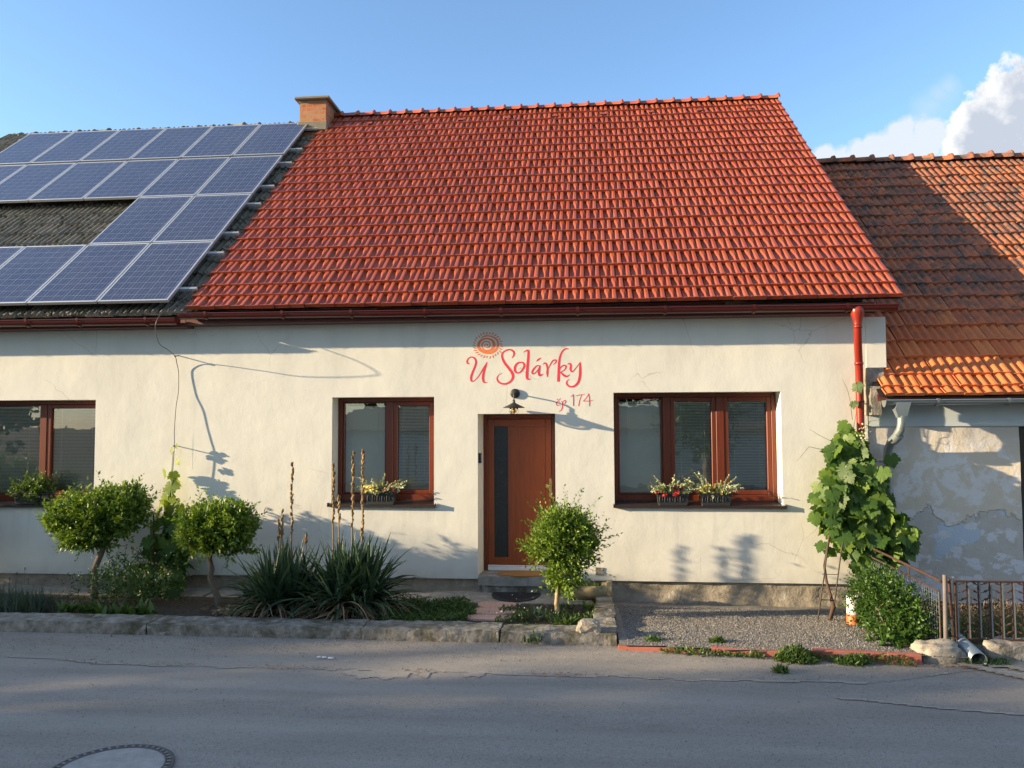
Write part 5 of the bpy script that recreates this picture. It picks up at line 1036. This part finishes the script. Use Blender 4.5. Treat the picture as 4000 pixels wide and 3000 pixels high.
# young vine on the conductor
e = empty('young_vine', (-5.35, -.5, 0), 'young grapevine growing up the grey wire beside the large shrub', 'grapevine')
ex = [(676,1865,-.14,0.14),(690,1895,-.15,0.14),(640,1855,-.16,0.14),(670,1905,-.16,0.20),(655,1955,-.2,0.24),(680,1975,-.2,0.23),(640,1990,-.22,0.23),(690,1752,-.13,0.07),(672,1768,-.13,0.09),(690,1815,-.14,0.09),(620,2000,-.24,0.20),(700,2000,-.2,0.20)]
Vf = []
for i, (x, y, yy, s) in enumerate(ex): Vf.append(grape_leaves([onY(x, y-18, yy)], 90+i, (s, s*1.05), (-.5, -1, .2), .35))
poly = [(x, z) for x, _, z in [onY(a, b, -.4) for a, b in ((640,2010),(700,2010),(720,2080),(735,2200),(730,2290),(640,2330),(560,2290),(545,2210),(570,2120),(600,2050))]]; P = []
while len(P) < 120:
    x, z = g.uniform(-6.3, -4.9), g.uniform(0, 1.2)
    if inside(x, z, poly): P.append((x, -g.uniform(.25, .60), z))
Vf.append(grape_leaves(P, 99, (.10, .20), (-.2, -1, .3), .45)); V, F = merge(*Vf[:-1]); link_np('young_leaves', V, F, M['vineyoung'], e); V, F = Vf[-1]; link_np('leaves', V, F, M['vine'], e); mb = MB()
mb.tube([tuple(onY(x, y, -.125)) for x, y in ((692, 1738), (676, 1760), (670, 1850), (668, 1940), (672, 2050), (680, 2200), (690, 2320))], [.002, .003, .004, .005, .007, .009, .011], 6); mb.tube([tuple(onY(x, y, -.3)) for x, y in ((560, 2180), (575, 2120), (600, 2080), (640, 2060))], .008, 6); mb.build('stem', M['weed'], e)
o = MB(); a = at(600, 2320, 2, 0.0); o.tube([tuple(onY(600, 2010, -.55)), tuple(onY(604, 2300, -.55))], .010, 6); tag(o.build('plant_stake', M['vinebark']), 'thin dark stake standing in the young grapevine', 'stake')
# ================================================================= LOW PLANTS
def tuft_cloud(name, lab, cat, n, xr, yr, zf, ln, wd, mat, seed, up=.7, h=.1, kind='stuff', mask=None, dome=None):
    def fn(g, n):
        X = g.uniform(*xr, n); Y = g.uniform(*yr, n)
        Z = np.array([zf(x, y) for x, y in zip(X, Y)])+g.random(n)**1.3*h*(.6+.4*np.sin(X*5.1+Y*3.3)*np.sin(X*2.2-Y*4.0))*(np.clip(1-((X-dome[0])/dome[2])**2-((Y-dome[1])/(dome[2]*.6))**2, .08, 1) if dome else 1); return np.stack([X, Y, Z], 1)
    g = np.random.default_rng(seed); P = fn(g, n)
    if mask is not None: P = P[np.array([mask(x, y) for x, y in P[:, :2]])]
    n = len(P); D = unit(g.normal(size=(n, 3))+np.array([0, 0, up])); S_, N_ = frames(D, g, (0, 0, .8)); L = ln*(.5+.9*g.random(n)); V, F = leaf_arrays(P, D, S_, N_, L, L*wd); o = link_np(name, V, F, M[mat]); tag(o, lab, cat, kind=kind); return o
def lavender(cx, cy, r, h, seed, lab):
    e = empty('lavender', (cx, cy, 0), lab, 'lavender', 'grey green lavender clumps'); g = random.Random(seed); P, L, W, D, B = [], [], [], [], []
    for i in range(1100):
        th = g.uniform(0, 6.283); el = g.uniform(.35, 1.5); P.append((cx+g.gauss(0, r*.40), cy+g.gauss(0, r*.32), .03)); L.append(g.uniform(.5, 1)*h); W.append(g.uniform(.004, .008)); D.append((math.cos(th)*math.cos(el), math.sin(th)*math.cos(el), math.sin(el)+.2)); B.append(g.uniform(0, .10))
    V, F = blades(P, L, W, D, B, seed, 4); link_np('foliage', V, F, M['lav'], e); mb = MB()
    for i in range(6): x = cx+g.uniform(-r, r)*.6; y = cy+g.uniform(-.1, .1); hh = h*g.uniform(1.2, 1.7); mb.tube([(x, y, .1), (x+.01, y, hh)], .0018, 4); mb.tube([(x+.01, y, hh), (x+.012, y, hh+.03)], .006, 5)
    mb.build('flower_stalks', M['lav'], e)
lavender(-6.55, -1.62, .40, .32, 1, 'lavender clump nearest the large shrub, behind the kerb'); lavender(-7.15, -1.60, .42, .34, 2, 'middle lavender clump behind the left kerb'); lavender(-7.75, -1.55, .40, .30, 3, 'lavender clump at the left edge of the view'); lavender(-8.5, -1.6, .45, .3, 4, 'lavender clump beyond the left edge of the view')
def broadleaf(cx, cy, n, ln, seed, lab, mat='weed', w=.28):
    e = empty('leafy_herb', (cx, cy, 0), lab, 'herb', 'broad-leaved herbs behind the kerb'); g = random.Random(seed); P, L, W, D, B = [], [], [], [], []
    for i in range(n):
        th = g.uniform(0, 6.283); el = g.uniform(.5, 1.35); P.append((cx+g.gauss(0, .05), cy+g.gauss(0, .04), .03)); L.append(g.uniform(.6, 1)*ln); W.append(L[-1]*w); D.append((math.cos(th)*math.cos(el), math.sin(th)*math.cos(el), math.sin(el))); B.append(g.uniform(.05, .3))
    V, F = blades(P, L, W, D, B, seed, 6, .15); link_np('leaves', V, F, M[mat], e)
hl = ['leafy herb clump nearest the lavender, by the kerb', 'second leafy herb clump from the lavender, by the kerb', 'leafy herb clump in front of the large trunk, by the kerb', 'fourth leafy herb clump along the kerb', 'leafy herb clump nearest the bare soil, by the kerb']
for i, x in enumerate((-5.95, -5.72, -5.48, -5.25, -5.03)): broadleaf(x, -1.72+.06*math.sin(i*2), 26, .21, 200+i, hl[i])
broadleaf(.02, -.98, 22, .13, 210, 'grey green herb rosette in front of the stoneware planter'); broadleaf(-.22, -.95, 18, .11, 211, 'small herb rosette between shrub stem and planter')
broadleaf(-.52, -2.40, 20, .10, 212, 'small weed growing at the foot of the kerb below the door shrub', 'dkweed')
# mint-like tall weeds behind the large trunk
(v, f), (p, d, l) = twiggy([(-5.75, -1.1, .20, .45, .35, .24, 2), (-6.05, -.5, .25, .25, .2, .28, 1), (-5.35, -1.05, .16, .35, .3, .2, 1.4), (-5.6, -.55, .34, .4, .2, .28, 1)], 420, 9, .055, .38, .16, 301, .8, .2, clip=lambda P: P[:, 2] > 0); o = link_np('tall_weeds', v, f, M['dkweed']); tag(o, 'shaded tangle of tall weeds between the large trunk and the young vine', 'weeds', kind='stuff')
fl = MB(); V, F = scatter_leaves(60, lambda g, n: np.stack([g.uniform(-6.2, -5.1, n), g.uniform(-1.3, -.6, n), g.uniform(.2, .62, n)], 1), .020, .9, 302); o = link_np('weed_flowers', V, F, M['whitepetal']); tag(o, 'tiny white flowers among the tall weeds at the left', 'flowers', kind='stuff')
tuft_cloud('ground_cover', 'mat of dark green feathery ground cover left of the stepping stones', 'ground cover', 6500, (-2.25, -1.2), (-1.93, -.75), lambda x, y: .02, .045, .32, 'dkweed', 303, .8, .13, mask=lambda x, y: ((x+1.75)/.58)**2+((y+1.38)/.62)**2 < 1+.25*math.sin(x*11))
tuft_cloud('bed_weeds', 'sparse weeds around the foot of the door shrub', 'weeds', 3400, (-.98, .12), (-1.95, -.95), lambda x, y: .02, .038, .34, 'dkweed', 304, .8, .09, mask=lambda x, y: mnoise.noise(Vector((x*3.3, y*3.3, 0))) > -.12)
broadleaf(-.55, -1.55, 16, .20, 213, 'tall grey-leaved herb between mat and door shrub', 'lav', .22); broadleaf(-.20, -1.75, 22, .16, 214, 'broad-leaved weed under the door shrub', 'weed', .3)
mb = MB()
V, F = scatter_leaves(26, lambda g, n: np.stack([g.uniform(-.95, -.3, n), g.uniform(-1.9, -1.0, n), g.uniform(.08, .2, n)], 1), .022, .95, 305); o = link_np('clover_flowers', V, F, M['whitepetal']); tag(o, 'small white clover heads right of the stepping stones', 'flowers', kind='stuff')
# weeds along the red edging
def ez(x): return -2.50-.095*(x-.3)
tuft_cloud('edging_weeds', 'straggly green weeds creeping along the red edging', 'weeds', 6500, (.75, 3.1), (-3.0, -2.44), lambda x, y: .01, .040, .30, 'weed', 306, .6, .07, mask=lambda x, y: abs(y-(ez(x)-.035)) < .055+.05*mnoise.noise(Vector((x*2.3, 1, 0))) and mnoise.noise(Vector((x*3.1, 7, 0))) > -.25)
for (cx, cy, r, h, n, lab, sd) in ((1.95, -2.74, .22, .17, 2400, 'tall clump of weeds against the red edging below the gravel', 307), (2.45, -2.78, .17, .09, 1300, 'second weed clump against the red edging, nearer the stone block', 308), (1.72, -3.10, .07, .05, 300, 'tiny weed in the joint between pavement and road', 309), (1.30, -2.35, .08, .06, 350, 'weed sprouting in the middle of the gravel', 311), (.68, -2.33, .10, .05, 300, 'weed sprouting in the shaded corner of the gravel', 312)):
    tuft_cloud('weed_clump', lab, 'weed', n, (cx-r, cx+r), (cy-r*.6, cy+r*.6), lambda x, y: .01 if y < -2.45 else GVZ(x, y), .045, .30, 'weed', sd, .7, h, kind=None, dome=(cx, cy, r), mask=lambda x, y, cx=cx, cy=cy, r=r: ((x-cx)/r)**2+((y-cy)/(r*.6))**2 < .75+.5*mnoise.noise(Vector((x*14, y*14, 0))))
# litter
def litter(name, lab, n, fn, seed, mat='litter', ln=.022):
    g = np.random.default_rng(seed); P = fn(g, n); D = unit(g.normal(size=(n, 3))*np.array([1, 1, .25])); S_, N_ = frames(D, g, (0, 0, 2.)); L = ln*(.5+g.random(n)); V, F = leaf_arrays(P, D, S_, N_, L, L*.35); tag(link_np(name, V, F, M[mat]), lab, 'litter', kind='stuff')
def seamfn(g, n):
    c = g.choice([-4.5, -3.7, -2.75, -2.45, -1.5, -.35, -.1, 1.7], n); X = g.normal(c, .16); E_ = np.array([-3.33+.05*mnoise.noise(Vector((x*1.7, 0, 0))) for x in X]); return np.stack([X, E_+g.normal(0, .022, n), .016+.01*g.random(n)], 1)
def seam_litter(name, lab, n, fn, seed):
    g = np.random.default_rng(seed); P = fn(g, n); D = unit(g.normal(size=(n, 3))*np.array([1, .35, .2])); S_, N_ = frames(D, g, (0, 0, 2.)); L = .035*(.4+g.random(n)); V, F = leaf_arrays(P, D, S_, N_, L, L*.12); tag(link_np(name, V, F, M['litter']), lab, 'litter', kind='stuff')
seam_litter('seam_litter', 'dry brown needles and twigs caught in the asphalt joint', 520, seamfn, 401)
litter('kerb_litter', 'brown leaf litter along the foot of the kerb and the edging', 620, lambda g, n: (lambda X: np.stack([X, np.where(X < .3, -2.37, -2.53-.095*(X-.3))-np.abs(g.normal(0, .03, n)), np.full(n, .016)], 1))(np.where(g.random(n) < .5, g.uniform(-5, .3, n), g.uniform(1.6, 3.5, n))), 402)
litter('bed_litter', 'dead leaves scattered on the soil and gravel', 420, lambda g, n: np.stack([g.uniform(-3.2, 2.6, n), g.uniform(-1.9, -.25, n), np.full(n, .045)], 1)+np.array([0, 0, 0]), 403)
litter('straw_litter', 'dry straw on the bare soil beside the sword-leaved plants', 300, lambda g, n: np.stack([g.normal(-3.95, .14, n), g.normal(-1.5, .12, n), .04+.05*g.random(n)], 1), 404, 'dry', .09)
for i, (x, y, lab) in enumerate(((-4.20, -1.45, 'small pale stone left of the pair at the crooked trunk'), (-4.12, -1.42, 'small pale stone right of the pair at the crooked trunk'))): tag(rocky('small_stone', (x, y, .05), (.07, .06, .05), M['stoneblk'], 20+i, 2, .2), lab, 'stone')
for i, (px, py) in enumerate(((1245, 2568), (1266, 2569), (1292, 2572))):
    p = at(px, py, 2, .015); tag(rocky('white_pebble', (p[0], p[1], .02), (.035+.01*i, .03, .014), M['white'], 30+i, 2, .2), ['leftmost of three white pebbles in a row on the pavement', 'middle one of three white pebbles on the pavement', 'largest and rightmost of three white pebbles on the pavement'][i], 'pebble', 'white pebbles on the pavement')
# ================================================================= RIGHT-HAND FENCE AREA
e = empty('trellis', (2.58, -1.2, 0), 'narrow black iron trellis with scrolls behind the vine trunk', 'trellis'); YT = -1.15; mb = MB()
tp = lambda x, y, v=YT: tuple(onY(x, y, v))
mb.tube([tp(3194, 2428), tp(3222, 2230), tp(3232, 2150)], .0075, 6); mb.build('upright', M['iron'], e); mb = MB(); mb.tube([tp(3250, 2425), tp(3280, 2200), tp(3292, 2120)], .0075, 6); mb.build('upright', M['iron'], e); mb = MB()
mb.tube([tp(3207, 2343), tp(3260, 2344)], .006, 6); mb.build('rung', M['iron'], e); mb = MB(); mb.tube([tp(3212, 2243), tp(3273, 2244)], .004, 6); mb.build('rung', M['iron'], e); mb = MB()
mb.tube([tp(*q) for q in ((3212, 2312), (3214, 2302), (3220, 2297), (3228, 2298))], .003, 5); mb.tube([tp(*q) for q in ((3216, 2308), (3219, 2315), (3224, 2314), (3222, 2306))], .003, 5); mb.tube([tp(*q) for q in ((3240, 2316), (3247, 2300), (3256, 2296), (3264, 2302), (3264, 2312), (3256, 2318), (3252, 2310))], .003, 5); mb.build('scrolls', M['iron'], e)
e = empty('drain_stub', (2.8, -1.3, 0), 'upright orange plastic drain stub, bleached white on top', 'drain pipe'); q0 = at(3333, 2448, 2, -.02); mb = MB(); cx, cy = float(q0[0]), float(q0[1]); mb.lathe((cx, cy, 0), [(.067, -.05), (.067, .11), (.064, .12)], 24); mb.build('lower_pipe', M['pvc'], e); mb = MB(); hz = float(onY(3333, 2328, cy)[2]); mb.lathe((cx, cy, 0), [(.0645, .121), (.0635, hz), (.058, hz), (.056, hz-.05), (.05, .12)], 24); mb.build('upper_pipe', M['pvcw'], e)
e = empty('wire_fence', (3.36, -1.4, 0), 'old wire mesh fence on rusty pipes running from the wall to the tall grey pipe', 'fence'); mb = MB(); mb.tube([(3.385, -2.5, .02), (3.397, -2.5, .765)], .020, 14); mb.build('post', M['rustlight'], e)
pt = lambda x, y: tuple(at(x, y, 0, 3.37)); mb = MB(); mb.tube([(3.37, -2.49, .70), (3.37, -1.3, .725), (3.37, -.2, .74)], .013, 8); mb.build('top_rail', M['rust'], e); mb = MB(); mb.tube([(3.36, -2.46, .60), (3.36, -1.3, .625), (3.36, -.2, .64)], .008, 8); mb.tube([(3.36, -2.46, .60), (3.36, -2.46, .08)], .007, 6); mb.tube([(3.37, -1.75, .72), (3.37, -1.75, .62)], .007, 6); mb.build('mesh_frame', M['rust'], e); mb = MB()
for k in range(46): y = -2.44+.05*k; mb.tube([(3.36+.003*math.sin(k), y, .10), (3.36, y+.004*math.sin(k*2), .60)], .0018, 4, cap=False)
for k in range(11): z = .10+.05*k; mb.tube([(3.36, -2.45, z), (3.36, -.2, z+.03)], .0018, 4, cap=False)
mb.build('wire_mesh', M['zinc'], e)
e = empty('ornamental_fence', (4.2, -2.4, 0), 'rusty iron fence panel with leaf ornaments on the low stone footing', 'fence'); YF = -2.40; mb = MB()
mb.tube([tuple(onY(3728, 2530, YF)), tuple(onY(3706, 2262, YF))], .013, 12); mb.build('post', M['rust'], e); X0, X1, ZB, ZT = 3.522, 5.4, .158, .688; mb = MB()
mb.box(X0, X1, YF-.012, YF+.012, ZT-.008, ZT+.008, 0, .003); mb.box(X0, X1, YF-.012, YF+.012, ZB-.03, ZB-.006, 0, .003); mb.box(X0-.001, X0+.017, YF-.011, YF+.011, ZB-.005, ZT-.009, 0, .003); mb.build('panel_frame', M['rust'], e)
pit2 = .1025; bars = MB(); flats = MB(); lv = MB(); nb_ = 17
for k in range(nb_):
    x = X0+.030+pit2*k; flats.box(x-.006, x+.006, YF-.003, YF+.003, ZB-.005, ZT-.009); side = 1 if k % 2 == 0 else -1; xb = x+.030 if k % 2 == 0 else x-.028
    if k % 2 == 0: xw = x+.083
    else: xw = x-.022
    N = 40; V = []
    for i in range(N+1):
        z = ZB-.005+(ZT-ZB-.004)*i/N; w = .009+.0035*math.sin(i/N*2*math.pi*7); V += [(x+pit2*.86-w*.9, YF-.002, z), (x+pit2*.86+w*.6, YF-.002, z), (x+pit2*.86-w*.9, YF+.004, z), (x+pit2*.86+w*.6, YF+.004, z)]
    bars.add(V, [q for i in range(N) for q in ((4*i, 4*i+1, 4*i+5, 4*i+4), (4*i+2, 4*i+6, 4*i+7, 4*i+3), (4*i, 4*i+4, 4*i+6, 4*i+2), (4*i+1, 4*i+3, 4*i+7, 4*i+5))])
    a, b = x+.008, x+pit2*.86-.008
    for j in range(7):
        zc = ZB+.055+j*.0765; z0_, z1_ = (zc-.018, zc+.018) if k % 2 == 0 else (zc+.018, zc-.018)
        lv.tube([(a, YF, z0_), (a+(b-a)*.35, YF, z0_+(z1_-z0_)*.30), (a+(b-a)*.55, YF, z0_+(z1_-z0_)*.5), (a+(b-a)*.8, YF, z0_+(z1_-z0_)*.72), (b, YF, z1_)], [.0025, .004, .0125, .007, .003], 6, cap=False)
bars.build('wavy_bars', M['rust'], e); flats.build('flat_bars', M['zinc'], e); lv.build('leaf_ornaments', M['rust'], e)
mb = MB(); mb.tube([(3.40, -2.5, .33), (3.44, -2.47, .34), (3.50, -2.42, .33)], .002, 4); mb.tube([(3.40, -2.5, .31), (3.45, -2.46, .32), (3.50, -2.42, .335)], .002, 4); tag(mb.build('tie_wire', M['zinc']), 'twisted wire tying the grey fence pipe to the rusty post', 'wire')
# culvert pipe
pa, pb = Vector((3.60, -2.05, .13)), Vector((3.565, -2.74, .045)); ax = (pb-pa).normalized(); mb = MB(); rP = .072; sd = ax.cross(Vector((0, 0, 1))).normalized(); upv = sd.cross(ax); V = []; n = 24
for (c, r) in ((pa, rP), (pb, rP), (pb, rP-.006), (pa, rP-.006)):
    for k in range(n): th = 2*math.pi*k/n; V.append(c+(sd*math.cos(th)+upv*math.sin(th))*r)
mb.add(V, [(i*n+k, i*n+(k+1) % n, (i+1)*n+(k+1) % n, (i+1)*n+k) for i in range(3) for k in range(n)], 0, True); tag(mb.build('drain_pipe', M['zinc']), 'grey metal drain pipe poking out under the fence towards the road', 'drain pipe')
tuft_cloud('yard_weeds', 'dry grass and weeds in the yard behind the rusty fence panel', 'weeds', 6500, (3.5, 6.0), (-2.25, -1.0), lambda x, y: -.02, .07, .10, 'weed', 313, 1.6, .16); tuft_cloud('dry_grass', 'dead brown grass in the yard behind the rusty fence panel', 'grass', 4500, (3.5, 6.0), (-2.3, -.3), lambda x, y: -.02, .09, .05, 'dry', 314, 1.8, .14)
tuft_cloud('pipe_weeds', 'grass around the mouth of the grey drain pipe', 'weeds', 900, (3.45, 3.85), (-2.75, -2.45), lambda x, y: .0, .05, .14, 'dkweed', 315, .8, .04)
sheet('yard_ground', (3.4, 7.5), (-2.5, .1), lambda x, y: -.05+.02*mnoise.noise(Vector((x*3, y*3, 2))), M['soil'], .08)
# ================================================================= ACROSS THE STREET (behind the camera, seen in the panes)
e = empty('white_garage', (2, -19, 0), 'long low white building across the street behind the viewer', 'building'); mb = MB(); mb.box(-9, 16, -22, -17.5, -.2, 2.0); mb.build('wall', M['plaster'], e); mb = MB(); mb.add([(-9.3, -17.2, 2.0), (16.3, -17.2, 2.0), (16.3, -19.8, 2.9), (-9.3, -19.8, 2.9), (-9.3, -22.3, 2.0), (16.3, -22.3, 2.0)], [(0, 1, 2, 3), (3, 2, 5, 4), (0, 3, 4), (1, 5, 2)]); mb.build('roof', M['tile_dark'], e)
mb = MB(); mb.quad((-60, -60, .0), (60, -60, .0), (60, -13.5, .0), (-60, -13.5, .0)); tag(mb.build('verge', M['soil']), kind='structure')
def tree_proto(seed, h, r, nleaf):
    ls = .40 if h > 5.5 else .15
    g = np.random.default_rng(seed); lob = [(g.normal()*r*.30, g.normal()*r*.30, h*.35+g.random()*h*.5, r*(.4+.25*g.random()), r*(.4+.25*g.random()), h*.16*(1+g.random()*.4), 1) for _ in range(11)]+[(0, 0, h*.84, r*.45, r*.45, h*.15, 1)]
    (v, f), _ = twiggy(lob, nleaf//8, 8, ls, .66, .55, seed, .3, .15); return v, f
def tree(x, y, h, r, seed, lab, nleaf=9000):
    v, f = tree_proto(seed, h, r, nleaf); e = empty('street_tree', (x, y, 0), lab, 'tree', 'trees across the street'); v = v+np.array([x, y, 0]); link_np('crown', v, f, M['treeleaf'], e); mb = MB(); mb.tube([(x, y, -.1), (x+.1, y, h*.3), (x, y+.1, h*.7)], [.22, .17, .08], 8); mb.build('trunk', M['bark'], e)
TREES = [(-26, -12.5, 7.4, 3.0, 1), (-31, -13, 7.3, 2.6, 2), (-36.5, -12.5, 6.5, 2.4, 3), (-41.3, -12.5, 7.1, 1.5, 21), (-44.4, -12.6, 10.2, 1.9, 22), (-46.8, -12.5, 10.6, 2.4, 4), (-51, -13, 10.9, 2.8, 5), (-57, -12.5, 10.9, 3.4, 6), (-20, -13, 6.9, 3.2, 7), (-63, -13, 10.9, 3.6, 8), (-24, -15, 8, 3.4, 16), (-29, -15.5, 8.8, 3.2, 17),
         (-7, -26, 8, 4, 9), (1, -27, 9, 4.5, 10), (9, -26, 8, 4, 11), (4, -14.6, 4.4, 1.4, 12), (17, -26, 8, 4, 13)]
SKY_AIR, SKY_DUST, SKY_OZ, SKY_STR = 1.0, .45, 2.9, .138
SUN_E, SUN_C, EXPO, CB = 5.0, (1, .78, .50), 1.40, 2.8
TL = 'leafy tree across the street behind the viewer, outside the view'
for (x, y, h, r, sd) in TREES: tree(x, y, h, r, sd, TL)
# ================================================================= SKY, SUN, CAMERA
SD = Vector((4.1, 1.0, -.97)).normalized()                  # direction the sunlight travels
el = math.asin(-SD.z); az = math.atan2(-SD.x, -SD.y)        # azimuth of the sun from +Y towards +X
w = bpy.data.worlds.new('World'); sc.world = w; w.use_nodes = True; t = w.node_tree; n = t.nodes; bg = n['Background']
sky = n.new('ShaderNodeTexSky'); sky.sky_type = 'NISHITA'; sky.sun_disc = False; sky.sun_elevation = el; sky.sun_rotation = az; sky.air_density = SKY_AIR; sky.dust_density = SKY_DUST; sky.ozone_density = SKY_OZ; sky.altitude = 250
class W_(NT):
    def __init__(s): s.t = t; s.n = t.nodes
W = W_(); co = n.new('ShaderNodeTexCoord').outputs['Generated']
def blob(c, r, sq=1.0):
    m = n.new('ShaderNodeMapping'); m.inputs['Location'].default_value = tuple(-a/r*s for a, s in zip(c, (1, 1, sq))); m.inputs['Scale'].default_value = (1/r, 1/r, sq/r); t.links.new(co, m.inputs[0]); v = n.new('ShaderNodeVectorMath'); v.operation = 'LENGTH'; t.links.new(m.outputs[0], v.inputs[0]); return W.math('SUBTRACT', 1.0, v.outputs['Value'])
def mx(*a):
    o = a[0]
    for q in a[1:]: o = W.math('MAXIMUM', o, q)
    return o
def dirpx(x, y): d = CM.T@np.array([x-2000, 1500-y, FPX]); return d/np.linalg.norm(d)
nz = W.noise(co, 26, 8, .60); nz2 = W.noise(co, 60, 6, .6)
big = mx(blob(dirpx(3990, 430), .052), blob(dirpx(3900, 520), .046), blob(dirpx(4060, 380), .050), blob(dirpx(3830, 470), .026), blob(dirpx(3850, 590), .040), blob(dirpx(3990, 350), .030), blob(dirpx(4150, 520), .09), blob(dirpx(3935, 600), .050), blob(dirpx(3810, 560), .028))
small = mx(blob(dirpx(3225, 625), .016), blob(dirpx(3300, 640), .020), blob(dirpx(3370, 620), .022), blob(dirpx(3420, 580), .018), blob(dirpx(3460, 600), .024), blob(dirpx(3515, 525), .017), blob(dirpx(3500, 570), .022), blob(dirpx(3625, 515), .017), blob(dirpx(3610, 560), .020), blob(dirpx(3660, 540), .014), blob(dirpx(3540, 640), .028), blob(dirpx(3430, 660), .03))
wisp = mx(blob(dirpx(3670, 370), .022), blob(dirpx(3640, 410), .022), blob(dirpx(3700, 340), .016))
def dens(b, k, soft, off): d = W.math('ADD', b, W.math('MULTIPLY', W.math('SUBTRACT', nz, .5), k)); return W.math('SMOOTH_MIN', 1.0, W.math('MULTIPLY', W.math('SUBTRACT', d, off), soft, clamp=True), .01, clamp=True)
D1 = dens(big, 1.7, 6.0, .04); D2 = W.math('MULTIPLY', dens(small, 2.2, 2.4, -.05), .88); D3 = W.math('MULTIPLY', dens(wisp, 1.5, 1.2, .0), .30)
# cloud tone: white towards the sun side/top edge, grey-blue inside
nz3 = W.noise(co, 16, 6, .62); rim = W.math('SUBTRACT', 1.0, W.math('MULTIPLY', W.math('ADD', W.math('SUBTRACT', big, .10), W.math('ADD', W.math('MULTIPLY', W.math('SUBTRACT', nz2, .5), 1.0), W.math('MULTIPLY', W.math('SUBTRACT', nz3, .5), 2.2))), 1.7, clamp=True), clamp=True)
c1 = W.mix(rim, (.60*CB, .66*CB, .77*CB), (1.08*CB, 1.08*CB, 1.06*CB)); c2 = (.86*CB, .90*CB, .96*CB)
haze = W.mix(W.math('MULTIPLY', 0.0, 1.0), sky.outputs[0], sky.outputs[0])
s1 = W.mix(D3, sky.outputs[0], c2); s2 = W.mix(D2, s1, c2); s3 = W.mix(D1, s2, c1)
dx_, dy_, dz_ = W.sep(co); bk = W.math('MULTIPLY', W.math('SUBTRACT', .12, dy_), 5.0, clamp=True); cv = W.math('MULTIPLY', W.math('SUBTRACT', W.noise(co, 2.2, 7, .58), .40), 6.0, clamp=True)   # unseen cloud added to the sky behind the viewer as neutral fill light
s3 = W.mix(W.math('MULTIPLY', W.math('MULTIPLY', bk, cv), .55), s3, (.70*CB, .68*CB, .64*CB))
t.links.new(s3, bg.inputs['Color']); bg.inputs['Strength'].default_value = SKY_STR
sl = bpy.data.lights.new('sun', 'SUN'); sl.energy = SUN_E; sl.angle = R(.53); sl.color = SUN_C; so = bpy.data.objects.new('sun', sl); COL.objects.link(so); so.rotation_euler = SD.to_track_quat('-Z', 'Y').to_euler(); so.location = (-20, -8, 8)
cam = bpy.data.cameras.new('camera'); cam.sensor_width = 36; cam.lens = 36*FPX/4000; cam.clip_end = 3000; co_ = bpy.data.objects.new('camera', cam); COL.objects.link(co_)
mw = Matrix(((CM[0][0], CM[1][0], -CM[2][0], CAM[0]), (CM[0][1], CM[1][1], -CM[2][1], CAM[1]), (CM[0][2], CM[1][2], -CM[2][2], CAM[2]), (0, 0, 0, 1))); co_.matrix_world = mw; sc.camera = co_
sc.view_settings.view_transform = 'Standard'; sc.view_settings.look = 'None'; sc.view_settings.exposure = EXPO; sc.view_settings.gamma = 1; sc.cycles.max_bounces = 8; sc.cycles.transparent_max_bounces = 12
